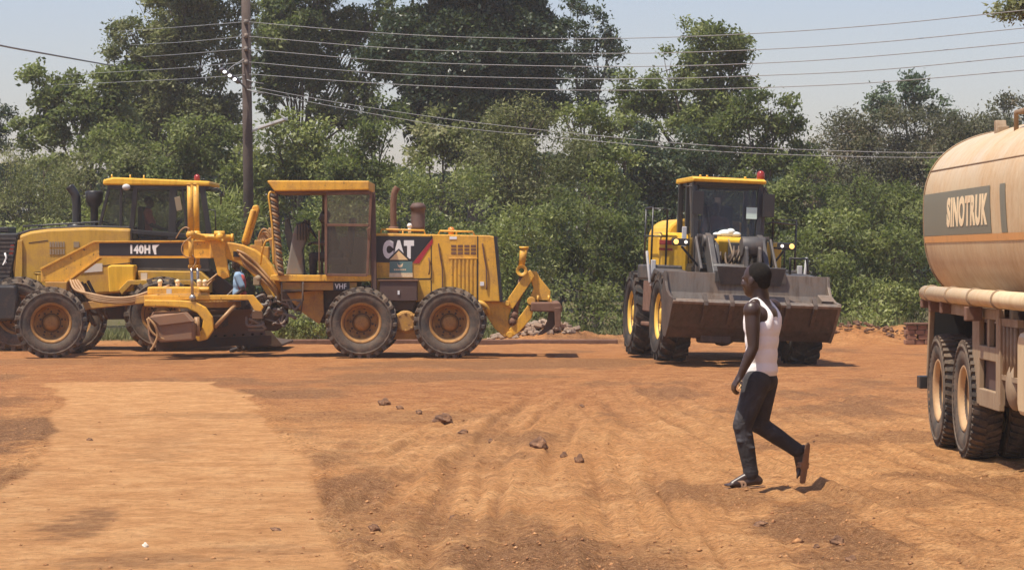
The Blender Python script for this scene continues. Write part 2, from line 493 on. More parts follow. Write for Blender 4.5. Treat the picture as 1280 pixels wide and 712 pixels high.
    for px in (200, 222, 249, 256): mb.cyl(g(px,359,-.5), g(px,352+random.uniform(-2,3),-.5), .035, n=10); mb.ball(g(px,352,-.5), .045)
    mb.build_each('grease_cap', 'cream_letter', P)
    prism('circle_bracket', [(180,374.5),(224,375),(243,376.5),(257,384),(265.5,396),(267,412),(259,424),(247,427),(243,421),(252,412),(253.5,400),(246,391),(233,385),(206,383),(180,383)], -.98, -.87, y_, .02)
    mb = MB(); mb.cyl(g(268,409,-.9), g(294,381,-.8), .035); mb.cyl(g(246,396,-1.05), g(247,420,-1.05), .045)
    mb.build('tilt_rod', 'tan_hose', P)
    # --- moldboard, set at an angle across the machine
    a = Vector(g(188, 410, -1.55)); b = Vector(g(331, 410, 1.45)); a.z = b.z = 0
    d = (b-a).normalized(); nrm = Vector((d.y, -d.x, 0))
    prof = [(0.10,.06),(.03,.14),(-.02,.26),(-.03,.40),(.0,.54),(.08,.66)]
    mb = MB(); v = []; f = []
    for p in (a, b):
        for (o_, z) in prof: v.append(p + nrm*o_ + Vector((0,0,z+.15)))
        for (o_, z) in prof[::-1]: v.append(p + nrm*(o_-.035) + Vector((0,0,z+.15)))
    n = len(prof)*2
    f = [(i, (i+1)%n, (i+1)%n+n, i+n) for i in range(n)] + [tuple(range(n-1,-1,-1)), tuple(range(n, 2*n))]
    mb.add(v, f); mb.build('moldboard', 'mould_steel', P, .006)
    mb = MB()
    for q, zz in ((.1,.27),(.02,.35)):
        for k in range(12):
            p = a + d*((b-a).length*(k+.5)/12) + nrm*(q+.0) + Vector((0,0,zz)); mb.cyl(p-nrm*.01, p+nrm*.03, .02, n=6)
    mb.bar(a+nrm*.13+Vector((0,0,.24)), b+nrm*.13+Vector((0,0,.24)), .03, .16); mb.build('cutting_edge', 'dark_steel', P)
    mb = MB(); g.prism(mb, [(188,396),(192,393),(227,391.5),(234,396),(241,405),(241,425),(200,428),(196,424),(193,410)], -1.62, -1.2)
    mb.build('blade_end_box', 'mould_steel', P, .03)
    mb = MB(); g.prism(mb, [(186,396),(229,390.5),(240,402),(199,407)], -1.66, -1.1); mb.build('blade_end_lid', 'mould_steel', P, .012)
    mb = MB(); mb.tube(spline([g(185,397,-1.7), g(193,406,-1.72), g(197,418,-1.7), g(193,430,-1.7), g(188,438,-1.7)], 6), .022, 8)
    mb.tube(spline([g(184,398,-1.65), g(188,412,-1.68), g(196,420,-1.68), g(205,424,-1.66)], 6), .02, 8)
    mb.build('slide_hose', 'tan_hose', P)
    mb = MB(); 
    mb.bar(a+d*.9-nrm*.15+Vector((0,0,.3)), a+d*2.9-nrm*.15+Vector((0,0,.3)), .1, .1); mb.bar(a+d*.9-nrm*.15+Vector((0,0,.52)), a+d*2.9-nrm*.15+Vector((0,0,.52)), .1, .08)
    mb.cyl(a+d*1.2-nrm*.3+Vector((0,0,.42)), a+d*2.6-nrm*.3+Vector((0,0,.42)), .07)
    mb.box(c[0]-.5, c[0]+.5, -.6, .6, .52, .72)
    mb.build('blade_slide', 'dark_steel', P, .01)
    # --- hoses under the beam
    mb = MB()
    for k in range(4):
        mb.tube(spline([g(88+k*3,350,-.2), g(94+k*3,362-k,-.35), g(112,367+k*2,-.5), g(140,372+k*2,-.6), g(165,371+k*2,-.6), g(188,364+k*1.5,-.55), g(212,357+k*2,-.5)], 6), .024, 8)
    mb.build('hose', 'tan_hose', P)
    mb = MB()
    for k in range(7):
        mb.tube(spline([g(86+k*4,354+random.uniform(-3,3),.1), g(95+k*4,372+random.uniform(-5,5),.0), g(104+k*4,384+random.uniform(-6,6),.2), g(116+k*3,400+random.uniform(-8,8),.3)], 5), .03, 7)
    mb.build('hose_tangle', 'rubber_hose', P)
    # --- lift cylinders and saddle
    for (y, x0, lo) in ((-.95, 237.5, 372), (.95, 245, 372)):
        mb = MB(); mb.cyl(g(x0, 229, y), g(x0+1, 290, y), .052); mb.cyl(g(x0+1, 290, y), g(x0+2, 331, y), .045)
        mb.ball(g(x0+1, 293, y), .085); mb.cyl(g(x0, 229, y), g(x0, 231, y), .06); mb.lathe([(0,.06),(.05,.065),(.06,.05)], g(x0+2,331,y), (0,0,-1), 16)
        cyl_ = mb.build('lift_cylinder', y_, P)
        mb = MB(); mb.cyl(g(x0+2, 331, y), g(x0+3, lo, y), .026); mb.ball(g(x0+3, lo, y), .06); mb.build('rod', 'chrome_rod', cyl_)
    mb = MB(); g.prism(mb, [(316,257),(322,256),(324,261),(311,305),(303,308),(302,302)], .35, .5); mb.cyl(g(317,262,.32), g(305,303,.32), .05)
    mb.build('side_shift_cylinder', y_, P, .02)
    mb = MB(); mb.cyl(g(249,296,-.62), g(291,297,-.62), .055); mb.cyl(g(289,297,-.62), g(292,297,-.62), .07); mb.cyl(g(268,292,-.64), g(281,292,-.64), .05)
    mb.ball(g(275,296,-.64), .085); mb.cyl(g(277,298,-.68), g(279,304,-.68), .03)
    mb.build('lock_cylinder', y_, P)
    mb = MB()
    for y0, y1 in ((-.56,-.46),(.46,.56)):
        g.prism(mb, [(261,298),(282,298),(281,312),(285,335),(287,346),(279,348),(272,344),(267,322)], y0, y1)
    mb.box(g(264,300)[0], g(284,300)[0], -.5, .5, g(0,303)[2], g(0,297)[2]); mb.bar(g(239,294,-.95), g(262,299,-.5), .07, .09); mb.bar(g(246,294,.95), g(262,299,.5), .07, .09)
    mb.cyl(g(280,344,-.62), g(280,344,.6), .06)
    mb.build('saddle', y_, P, .015)
    mb = MB()
    mb.tube(spline([g(220,298,-.98), g(226,288,-1.0), g(232,284,-1.0), g(237,286,-1.02)], 6), .011, 6)
    mb.tube(spline([g(239,296,-1.05), g(230,303,-1.08), g(227,312,-1.08), g(231,320,-1.08), g(239,322,-1.03)], 6), .011, 6)
    mb.tube(spline([g(240,318,-1.03), g(245,326,-1.0), g(241,335,-1.02)], 6), .012, 6)
    mb.tube(spline([g(268,348,-.3), g(260,356,-.3), g(254,366,-.4)], 6), .02, 6); mb.tube(spline([g(284,330,-.3), g(272,342,-.3), g(253,357,-.4)], 6), .02, 6)
    mb.build_each('cylinder_hose', 'tan_hose', P)
    # --- articulation joint and its clutter
    mb = MB(); rr = random.Random(5)
    g.prism(mb, [(318,368),(330,364),(338,372),(350,366),(357,372),(358,404),(344,414),(322,412),(316,396)], -.2, .3)
    mb.cyl(g(322,372,-.42), g(322,398,-.42), .1); mb.cyl(g(335,395,-.4), g(335,395,.1), .12); mb.cyl(g(348,390,-.4), g(348,390,.1), .09)
    mb.build('articulation_joint', 'dark_steel', P, .015)
    mb = MB()
    for k in range(16):
        x, z = rr.uniform(318,366), rr.uniform(372,408)
        mb.tube(spline([g(x,z,-.45), g(x+rr.uniform(-9,9),z+rr.uniform(-9,9),-.52), g(x+rr.uniform(-14,14),z+rr.uniform(-9,9),-.48), g(x+rr.uniform(-18,18),z+rr.uniform(-9,9),-.4)], 5), rr.choice((.016,.022,.03)), 7)
    mb.build('joint_hoses', 'console_grey', P)
    mb = MB()
    g.prism(mb, [(315,389),(327,389),(328,398),(315,398)], -.7, -.5); g.prism(mb, [(334,369),(341,369),(341,372),(334,372)], -.6, -.5)
    mb.ball(g(323,348,-.3), .07); mb.box(*sum(((g(319,0)[0], g(327,0)[0]), (-.36,-.2), (g(0,356)[2], g(0,346)[2])), ()))
    mb.build('mount_plate', 'inner_tan', P, .01)
    # --- wheels
    Rr = .625
    tm = mesh_of(tyre_mb(Rr, .36, .34, 24, .04), 'tyre', 'tyre_dusty')
    rn = mesh_of(rim_mb(.345, .36, .17, 10, .11, -1), 'rim', 'rim_yellow'); rf = mesh_of(rim_mb(.345, .36, .17, 10, .11, 1), 'rim', 'rim_yellow')
    bn, bf = bolt_mesh(.345, .36, .17, 10, .11, -1), bolt_mesh(.345, .36, .17, 10, .11, 1)
    for px, y, rot in ((64, -1.02, R(9)), (64, 1.1, R(9)), (452, -1.02, 0), (562, -1.02, 0), (452, 1.02, 0), (562, 1.02, 0)):
        p = g(px, 400, -1.02)
        wheel(P, (p[0], y, Rr-.012), Rr, .36, .33, tm, rn if y < 0 else rf, bn if y < 0 else bf, '', rot, random.uniform(0, 3))
    mb = MB(); 
    for y0, y1 in ((-.82,-.6),(.6,.82)):
        g.prism(mb, [(440,392),(575,392),(582,400),(575,424),(440,424),(433,404)], y0, y1)
    mb.cyl(g(507,402,-.9), g(507,402,.9), .17); mb.lathe([(0,.2),(-.04,.2),(-.05,.12)], g(507,402,-.82), (0,1,0), 20)
    for k in range(8):
        a = k*math.pi/4; q = Vector(g(507,402,-.86)); q += Vector((math.cos(a)*.15,0,math.sin(a)*.15)); mb.cyl(q, q+Vector((0,-.05,0)), .03, n=6)
    for (zx, zy) in ((497,398),(516,396),(503,412),(513,410)): mb.ball(g(zx,zy,-.84), .05)
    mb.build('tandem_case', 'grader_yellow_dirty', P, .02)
    # --- rear frame under cab and engine
    mb = MB(); g.prism(mb, [(352,362),(600,362),(600,392),(470,392),(440,404),(402,404),(378,390),(352,384)], -.42, .42); mb.build('chassis', 'dark_steel', P, .02)
    mb = MB(); g.prism(mb, [(394,363),(404,363),(405,392),(399,405),(391,392)], -.5, -.43); g.prism(mb, [(358,366),(394,363),(399,405),(380,392),(366,378)], -.47, -.44)
    mb.build('frame_bracket', 'grader_yellow_dirty', P, .01)
    # --- engine hood
    hd = prism('engine_hood', [(462,293),(470,291.3),(612,294.2),(619,296),(625,377),(470,377),(464,372)], -.53, .53, y_, .018)
    mb = MB()
    for pts in ([(538.4,294),(539.6,294),(539.6,348),(538.4,348)], [(538.4,350),(539.6,350),(539.6,376),(538.4,376)], [(596.4,295),(597.8,295),(597.8,376),(596.4,376)], [(466,347.6),(539,347.6),(539,349),(466,349)]):
        g.prism(mb, pts, -.534, -.5305)
    mb.build_each('panel_gap', 'black_panel', hd)
    mb = MB()
    for k in range(7): x = 563+k*5; g.prism(mb, [(x,323.5),(x+2.7,323.5),(x+2.7,372),(x,372)], -.546, -.531)
    g.prism(mb, [(561,322),(597,322),(597,323.6),(561,323.6)], -.55, -.531)
    mb.build_each('louvre', y_, hd, .004)
    mb = MB()
    for j in range(3):
        for k in range(4): x = 564+k*8.2; z = 306+j*4.4; g.prism(mb, [(x,z),(x+6.4,z),(x+6.4,z+3),(x,z+3)], -.5335, -.5308)
    mb.build('vent_slots', 'rust_steel', hd)
    mb = MB()
    for x, z0, z1 in ((548,304,362),(603,304,362)): mb.tube(spline([g(x,z0,-.55), g(x+2,z0+14,-.56), g(x+5,z0+34,-.56), g(x+5,z1,-.55)], 6), .013, 6)
    mb.tube([g(536,322,-.55), g(537,328,-.57), g(537,338,-.57), g(536,343,-.55)], .012, 6)
    mb.build_each('door_handle', 'rust_steel', hd)
    mb = MB(); g.prism(mb, [(600,352),(605,352),(605,357),(600,357)], -.545, -.531); g.prism(mb, [(562,295.5),(571,295.5),(571,299),(562,299)], -.537, -.531); mb.build('sticker', 'white_letter', hd)
    prism('rear_trim', [(617,295),(621,295.5),(628.5,377),(625,377)], -.55, .55, 'black_panel', .004)
    sd = prism('side_decal', [(464,294.6),(541,295.6),(541,297),(515.5,328.5),(464,327.6)], -.5365, -.5315, 'black_panel', 0)
    mb = MB(); g.prism(mb, [(541,297.5),(541,303.5),(524,329),(516,328.8)], -.537, -.5322); mb.build('red_stripe', 'red_stripe', sd)
    o = g(478.5, 323.5, -.538); e = g(517.5, 300, -.538)
    text_mesh('CAT', 'lettering', 'white_letter', sd, e[0]-o[0], e[2]-o[2], (o[0], -.5372, o[2]), bold=.085, depth=.003)
    mb = MB(); g.prism(mb, [(483,325.5),(498.5,310.5),(514,325.5)], -.5425, -.5405); mb.build('emblem_edge', 'black_panel', sd)
    mb = MB(); g.prism(mb, [(487,324.6),(498.5,313.2),(510,324.6)], -.545, -.543); mb.build('emblem', 'logo_yellow', sd)
    sg = prism('company_sign', [(487,326.5),(515.5,326.5),(515.5,341),(487,341)], -.546, -.5435, 'teal_sign', 0)
    mb = MB(); g.prism(mb, [(486.6,341),(515.8,341),(515.8,346.2),(486.6,346.2)], -.546, -.5435); g.prism(mb, [(496.5,328.5),(498,331),(501,331),(504,328.5),(503,333),(500,334.5),(497.5,333)], -.5475, -.5465); mb.build('sign_mark', 'cream_letter', sg)
    mb = MB()
    for k in range(6): x = 492.5+k*2.6; g.prism(mb, [(x,336),(x+1.9,336),(x+1.9,337.8),(x,337.8)], -.5475, -.5465)
    mb.build('sign_line', 'cream_letter', sg)
    mb = MB(); g.prism(mb, [(475,350.5),(521.5,350.5),(521.5,376),(474,376)], -.8, -.53); mb.build('battery_box', 'brown_box', P, .012)
    mb = MB(); g.prism(mb, [(473,349.5),(522.5,349.5),(522.5,351.2),(473,351.2)], -.82, -.53); mb.build('box_lid', 'rust_steel', P, .005)
    prism('box_latch', [(497,363),(499.5,363),(499.5,368),(497,368)], -.815, -.8, 'white_letter', 0)
    mb = MB(); g.prism(mb, [(478,376),(520,376),(516,388),(484,388)], -.72, -.5); mb.build('step_plate', 'dark_steel', P, .01)
    for pts in ([(476,291,-.45),(477,286.5,-.45),(530,288,-.45),(531.5,293,-.45)], [(548,293,-.45),(550,288.5,-.45),(591,289.5,-.45),(593,294,-.45)]):
        mb = MB(); mb.tube([g(*p) for p in pts], .018, 8); m_ = g((pts[1][0]+pts[2][0])/2, 288, -.45); mb.cyl(m_, (m_[0], m_[1], m_[2]-.1), .016, n=8); mb.build('top_rail', y_, P)
    mb = MB(); mb.tube(spline([g(492,291,-.1), g(491.6,262,-.1), g(492,248,-.1), g(493.5,240,-.1), g(497,234,-.1)], 6), .058, 12); mb.cyl(g(492,291,-.1), g(492,283,-.1), .085); mb.build('exhaust_pipe', 'rust_steel', P)
    mb = MB(); c = g(522.5, 291, .0); k = 45.5/F
    mb.lathe([(0,.09),(3*k,.10),(4*k,.125),(8*k,.13),(9*k,.122),(14*k,.13),(15*k,.122),(20*k,.13),(21*k,.122),(29*k,.125),(30*k,.145),(33*k,.145),(37*k,.10),(38*k,0)], c, (0,0,1), 20); mb.build('air_cleaner', 'brown_box', P)
    mb = MB(); mb.ball(g(564,287,.0), (.06,.06,.05)); mb.cyl(g(564,293,0), g(564,288,0), .05); mb.build('filler_cap', 'orange_lens', P)
    mb = MB(); mb.cyl(g(512,291,-.2), g(512,284,-.2), .03); mb.ball(g(512,282,-.2), .045); mb.build('breather', 'white_letter', P)
    # --- cab
    prism('cab_floor', [(338,343.6),(468,343.6),(468,351.5),(352,351.5),(338,350)], -.82, .82, y_, .012)
    prism('sill_strip', [(353,352.5),(446,352.5),(446,362.5),(353,362.5)], -.74, .7, 'grader_yellow_dirty', .008)
    pl = prism('radio_plate', [(416.5,351.8),(437,351.8),(437,363),(416.5,363)], -.752, -.742, 'black_panel', 0)
    o = g(418.5, 361, -.753); e = g(433, 354.2, -.753); text_mesh('VHF', 'lettering', 'white_letter', pl, e[0]-o[0], e[2]-o[2], (o[0], -.753, o[2]), bold=.02, depth=.003)
    prism('cab_roof', [(333.5,226.5),(337,225.5),(461.5,226),(461.5,237.5),(343,239)], -.92, .92, y_, .02)
    prism('roof_lining', [(344,239),(460,237.6),(460,240.5),(344,241.5)], -.86, .86, 'rust_steel', 0)
    mb = MB()
    for y in (-.78, .78):
        MB().bar(g(345,240,y), g(351,345,y), .07, .08, (0,1,0)).build('cab_post', 'brown_box', P, .006); MB().bar(g(466,240,y), g(468,378,y), .09, .10, (0,1,0)).build('cab_post', 'brown_box', P, .006)
    MB().bar(g(402,345,.78), g(405,241,.78), .05, .05, (0,1,0)).build('cab_post', 'brown_box', P, .006)
    mb = MB(); g.prism(mb, [(425,296),(466,296),(467,344),(425,344)], .74, .8); mb.box(g(458,0)[0], g(466,0)[0], -.75, .75, g(0,344)[2], g(0,300)[2])
    mb.build('rear_panel', 'inner_tan', P)
    for ph, mt in ((0, 'tan_hose'), (math.pi, 'rubber_hose')):
        pts = []
        for k in range(90):
            t = k/89; x = 341.5+t*10; z = 243+t*100; p = Vector(g(x, z, -.86)); a = ph + t*2*math.pi*11
            pts.append(p + Vector((math.cos(a)*.035, math.sin(a)*.035, 0)))
        MB().tube(pts, .028, 6).build_each('braided_hose', mt, P)
    mb = MB(); mb.tube(spline([g(344,241,-.84), g(338,240,-.86), g(336,246,-.88), g(338,262,-.88), g(341,292,-.88), g(342,330,-.86)], 6), .018, 7)
    mb.tube(spline([g(341,298,-.88), g(332,302,-.85), g(328,314,-.8), g(326,330,-.6)], 6), .016, 7); mb.build('post_hose', 'grader_yellow', P)
    # console, wheel, seat
    prism('control_console', [(357,344),(366,292),(370,281),(381,276.5),(388,277),(386,290),(378,312),(381,344)], -.16, .16, 'console_grey', .03)
    c = g(388, 286, -.05); mb = MB(); n_ = Vector((.85,0,.55)).normalized(); q = n_.orthogonal().normalized(); w_ = n_.cross(q)
    mb.tube([Vector(c)+(q*math.cos(t)+w_*math.sin(t))*.19 for t in [i*2*math.pi/24 for i in range(25)]], .018, 8, caps=False)
    mb.cyl(Vector(c)-n_*.12, c, .03); mb.bar(Vector(c)-q*.19, Vector(c)+q*.19, .03,.02); mb.build('steering_wheel', 'black_paint', P)
    mb = MB(); 
    for k in range(5): mb.tube([g(372+k*3.5,300,-.2), g(370+k*3.5+2,281-k,-.22)], .012, 6); mb.ball(g(372+k*3.5,280-k,-.22), .025)
    mb.build_each('control_lever', 'black_paint', P)
    mb = MB(); g.prism(mb, [(408,322),(436,322),(438,331),(408,331)], -.27, .27); g.prism(mb, [(430,322),(438,322),(444,272),(437,272)], -.25, .25); g.prism(mb, [(414,331),(432,331),(434,344),(412,344)], -.18, .18); mb.build('seat', 'seat_cloth', P, .03)
    mb = MB(); g.prism(mb, [(356,273),(362,273),(367,300),(366,316),(361,314),(356,292)], .55, .62); mb.build('side_mirror', 'black_paint', P, .01)
    # door frame, ajar
    dr = empty('cab_door', (0,0,0), (0,0,0), P)
    mb = MB(); q = [(407.5,242.5),(464,240.5),(459,344),(407.5,343)]
    for i in range(4): mb.bar(g(*q[i], -.86), g(*q[(i+1)%4], -.86), .045, .045, (0,1,0))
    mb.bar(g(407.5,281,-.86), g(462,281.5,-.86), .045, .045, (0,1,0)); mb.tube([g(461,300,-.9), g(459,286,-.92), g(463,284,-.9)], .012, 6); mb.cyl(g(399,288,-.84), g(399,343,-.84), .012, n=8)
    mb.build('door_frame', 'rust_steel', dr, .004)
    for pts in ([(409,244),(462.5,242.5),(461,279.5),(409,279.5)], [(409,283),(461,283),(457.5,342),(409,341.5)]):
        mb = MB(); g.prism(mb, pts, -.864, -.856); mb.build('pane', 'door_pane', dr)
    mb = MB(); 
    for px in (352, 378): mb.bar(g(px,352,-.8), g(px+.5,375,-.8), .03,.03,(0,1,0))
    mb.bar(g(352,375,-.8), g(380,374.5,-.8), .05,.03); mb.bar(g(352,363,-.8), g(379,362.5,-.8), .05,.03); mb.tube([g(379,352,-.82), g(378,375,-.84), g(376,392,-.8)], .014, 6)
    mb.build('ladder', 'dark_steel', P)
    # --- ripper
    prism('rear_frame', [(598,377),(640,377),(640,383),(636,396),(640,420),(630,421),(618,410),(604,388)], -.4, .4, y_, .015)
    mb = MB()
    for y0, y1 in ((-.46,-.38),(.38,.46)):
        g.prism(mb, [(634,383),(632,377),(656,342),(663,337),(668,345),(664,352),(641,386)], y0, y1)
        g.prism(mb, [(640,421),(636,412),(652,392),(660,381),(668,384),(664,398),(650,414)], y0, y1)
    mb.build_each('ripper_link', y_, P, .012)
    mb = MB()
    for y0, y1 in ((-.34,-.28),(.28,.34)):
        g.prism(mb, [(658,338),(671,339),(675,347),(688,363),(688,378),(664,379),(662,372),(667,360),(664,352)], y0, y1)
    g.prism(mb, [(664,374),(690,374),(690,383),(664,383)], -.34, .34)
    mb.cyl(g(664,376,-.5), g(664,376,.5), .075); mb.cyl(g(637,418,-.5), g(637,418,.5), .06); mb.cyl(g(634,379,-.5), g(634,379,.5), .05)
    mb.build('ripper_carriage', y_, P, .012)
    mb = MB(); mb.lathe([(-.08,.1),(.08,.1),(.08,.045),(-.08,.045),(-.08,.1)], g(652,338,-.42), (0,1,0), 24); mb.cyl(g(652,332,-.42), g(655,310,-.42), .055, .07); mb.cyl(g(655,311,-.42), g(655,308,-.42), .085)
    mb.build('ripper_cylinder', y_, P)
    mb = MB(); mb.cyl(g(651,345,-.42), g(644,398,-.42), .035); mb.cyl(g(656,352,-.3), g(640,398,-.3), .04); mb.ball(g(643,394,-.42), .07); mb.ball(g(641,402,-.42), .08); mb.build('ripper_rod', 'rust_steel', P)
    mb = MB(); g.prism(mb, [(664,378),(700,378),(703,384),(703,390),(664,389)], -1.0, 1.0); mb.build('ripper_beam', 'rust_steel', P, .02)
    for y in (-.8, 0, .8):
        mb = MB(); g.prism(mb, [(686,386),(697,386),(697,402),(690,411),(678,418),(671,419),(680,410),(684,400)], y-.045, y+.045); mb.build('ripper_shank', 'dark_steel', P, .012)
    mb = MB(); g.prism(mb, [(693,384),(701,384),(701,408),(694,410)], -1.03, -.9); mb.build('shank_pocket', 'rust_steel', P, .012)
    mb = MB()
    for px in (672.5, 686): mb.cyl(g(px,377,-.9), g(px,369,-.9), .02, n=8)
    mb.build_each('locking_pin', y_, P)
    mb = MB(); mb.tube(spline([g(598,378,-.6), g(604,380,-.62), g(609,386,-.6), g(611,392,-.55)], 6), .045, 8); mb.build('tow_hook', y_, P)
    return g, root
GR, grader = make_grader()

# ================================================================== wheel loader standing behind the grader
def make_hauler():
    g = PXF(130, 48.8)
    P = empty('wheel_loader', (g.X, 48.8, 0))
    tag(P, 'yellow wheel loader behind the motor grader with a black rear grille and red beacon', 'wheel loader')
    y_ = 'hauler_yellow'
    def prism(name, pts, y0, y1, mat, bevel=.015, parent=P):
        return g.prism(MB(), pts, y0, y1).build(name, mat, parent, bevel)
    hd = prism('engine_hood', [(24,294),(38,289),(60,286),(110,284),(164,285.5),(164,352),(150,366),(40,374),(26,374),(18,352),(14,330)], -.85, .85, y_, .05)
    mb = MB()
    for j in range(2):
        for k in range(6): x = 62+k*3.3; z = 302+j*9; g.prism(mb, [(x,z),(x+2.2,z),(x+2.2,z+7),(x,z+7)], -.862, -.852)
    g.prism(mb, [(92,302),(99,302),(99,309),(92,309)], -.862, -.852)
    mb.build('vent_slots', 'inner_tan', hd)
    mb = MB(); g.prism(mb, [(36,303),(60,300),(60,301),(36,304)], -.856, -.851); g.prism(mb, [(42,340),(164,328),(164,329.2),(42,341.2)], -.856, -.851); g.prism(mb, [(163,287),(164.5,287),(164.5,350),(163,350)], -.856, -.851); mb.build_each('panel_gap', 'black_panel', hd)
    prism('hood_cap', [(22,291),(40,285.5),(110,281.5),(162,283),(162,285.2),(110,284),(40,289),(24,294)], -.8, .8, 'frame_grey', .01)
    gr = prism('radiator_grille', [(-50,300),(-30,292),(24,291),(20,312),(12,356),(-50,356)], -.88, .88, 'black_paint', .03)
    mb = MB()
    for k in range(11): z = 297+k*5.2; g.prism(mb, [(-46,z),(20-k*.9,z),(20-k*.9,z+2.2),(-46,z+2.2)], -.905, -.88)
    mb.build('grille_slat', 'frame_grey', gr)
    mb = MB(); mb.tube([g(6,316,-.92), g(8,322,-.92), g(4,331,-.92), g(8,327,-.92)], .02, 6); mb.build('emblem', 'white_letter', gr)
    prism('tail_light', [(13,306),(18,305),(16,318),(11,318)], -.9, -.86, 'red_lens', .008)
    prism('counterweight', [(-50,356),(20,356),(23,372),(20,400),(-40,404)], -1.42, .95, 'black_paint', .05)
    prism('corner_post', [(22,300),(28,300),(28,374),(23,374),(18,352)], -.9, -.85, y_, .01)
    mb = MB(); mb.tube([g(48,375,-.9), g(47,344,-.92), g(43,342,-.92), g(52,342,-.92)], .02, 8); mb.build('grab_rail', y_, P)
    mb = MB()
    mb.tube([g(29,291,-.7), g(29,283,-.7), g(60,281,-.7), g(130,277,-.7), g(146,284,-.7)], .018, 6)
    for px in (52, 85, 118): mb.cyl(g(px,286,-.7), g(px,281-.06*(px-52),-.7), .014, n=6)
    mb.build('hood_rail', 'black_paint', P)
    mb = MB(); mb.box(g(-8,0)[0], g(18,0)[0], -.6, .2, g(0,291)[2], g(0,284)[2]); mb.build_each('top_box', 'black_paint', P, .02)
    mb = MB(); mb.tube(spline([g(96,286,0), g(96,262,0), g(95,246,0), g(92,240,0), g(87,233,0)], 6), .085, 14); mb.cyl(g(96,287,0), g(96,280,0), .16); mb.build('exhaust_pipe', 'black_paint', P)
    mb = MB(); c = g(118, 286, 0); k = 48.8/F; mb.lathe([(0,.07),(26*k,.075),(30*k,.12),(34*k,.16),(46*k,.17),(47*k,.16),(48*k,0)], c, (0,0,1), 20); mb.build('air_cleaner', 'black_paint', P)
    # cab
    mb = MB(); g.prism(mb, [(128.5,231),(129,224.5),(142,221.5),(262.5,226.5),(262.5,232.5)], -.82, .82); mb.build('cab_roof', 'loader_yellow', P, .03)
    mb = MB(); g.prism(mb, [(134,231.5),(261,232.8),(261,237),(136,236)], -.77, .77); mb.build('roof_trim', 'black_paint', P)
    mb = MB()
    for y in (-.74, .74):
        mb.bar(g(137,234,y), g(124,286,y), .06,.08,(0,1,0)); mb.bar(g(152,234,y), g(151,285,y), .05,.06,(0,1,0))
        mb.bar(g(170,234,y), g(163,300,y), .09,.07,(0,1,0)); mb.bar(g(217,234,y), g(215,300,y), .14,.07,(0,1,0))
        mb.bar(g(253,234,y), g(262,296,y), .10,.08,(0,1,0)); mb.bar(g(228,234,y), g(235,300,y), .045,.05,(0,1,0))
        mb.bar(g(124,286,y), g(262,297,y), .08,.08,(0,1,0))
    for q in ((137,234),(253,234),(124,286)): mb.bar(g(*q,-.74), g(*q,.74), .07,.07)
    mb.build('cab_frame', 'black_paint', P, .008)
    mb = MB(); g.prism(mb, [(162,299),(262,297),(262,338),(162,340)], -.72, .72); mb.build('cab_base', 'black_paint', P, .02)
    mb = MB(); g.prism(mb, [(168,334),(262,336),(262,338.5),(168,337.5)], -.74, -.72); mb.build('base_trim', 'frame_grey', P)
    for pts in ([(139,236),(167,236),(162,288),(127,286)], [(172,237),(214,237),(212,300),(166,300)], [(219,237),(252,237),(260,296),(218,298)]):
        for y in (-.742, .735):
            mb = MB(); g.prism(mb, pts, y, y+.006); mb.build('window', 'cab_glass', P)
    mb = MB(); g.prism(mb, [(176,296),(200,296),(200,303),(176,303)], -.26, .26); g.prism(mb, [(172,258),(179,258),(180,298),(172,298)], -.26, .26); mb.build('seat', 'seat_cloth', P, .03)
    c = g(219, 284, 0); mb = MB(); n_ = Vector((-.75,0,.66)); q = n_.orthogonal().normalized(); w_ = n_.cross(q)
    mb.tube([Vector(c)+(q*math.cos(t)+w_*math.sin(t))*.19 for t in [i*2*math.pi/20 for i in range(21)]], .02, 8, caps=False); mb.cyl(c, g(224,298,0), .035); mb.build('steering_wheel', 'black_paint', P)
    mb = MB(); g.prism(mb, [(218,247),(225,245),(228,262),(221,264)], -.9, -.88); mb.build('side_mirror', 'inner_tan', P, .005)
    mb = MB(); mb.ball(g(158,234,-.85), (.08,.06,.06)); mb.build('work_light', 'lamp_body', P)
    mb = MB(); mb.tube([g(258,238,-.7), g(272,235,-.8), g(277,240,-.8), g(276,256,-.8)], .014, 6); mb.tube([g(260,262,-.75), g(269,263,-.8), g(270,292,-.8)], .014, 6); mb.build('mirror_bracket', 'black_paint', P)
    b_ = MB(); b_.lathe([(0,.05),(.03,.06),(.09,.055),(.12,.03),(.125,0)], g(246.5,226,-.3), (0,0,1), 16); b_.build('beacon', 'red_lens', P)
    mb = MB()
    for px, zz in ((140,222),(163,222.5),(180,223)): mb.cyl(g(px,zz+1,-.5), g(px,zz-4,-.5), .015, n=6)
    mb.build('roof_bolt', 'loader_yellow', P)
    # lower body
    mb = MB(); g.prism(mb, [(134,333),(139,331),(168,331),(168,364),(136,366)], -1.15, -.75); mb.build('fuel_tank', 'loader_yellow', P, .03)
    prism('side_skirt', [(172,338),(250,339),(262,350),(262,366),(172,366)], -.95, -.5, y_, .02)
    prism('caution_label', [(176,341),(184,341),(184,353),(176,353)], -.957, -.951, 'sticker', 0)
    prism('step_box', [(217,349),(247,349),(247,361),(217,361)], -1.1, -.94, 'black_paint', .01)
    mb = MB(); g.prism(mb, [(100,330),(128,329),(128,339),(100,341)], -.862, -.853); mb.build('notice_plate', 'sticker', P)
    prism('chassis', [(20,366),(262,360),(290,372),(290,398),(20,400)], -.4, .4, 'dark_steel', .02)
    prism('fender', [(148,362),(160,350),(240,350),(256,366),(250,368),(236,356),(164,356),(152,368)], -1.25, -.7, 'hauler_yellow', .01)
    Rr = .70
    tm = mesh_of(tyre_mb(Rr, .5, .36, 20, .045), 'tyre', 'tyre_dusty')
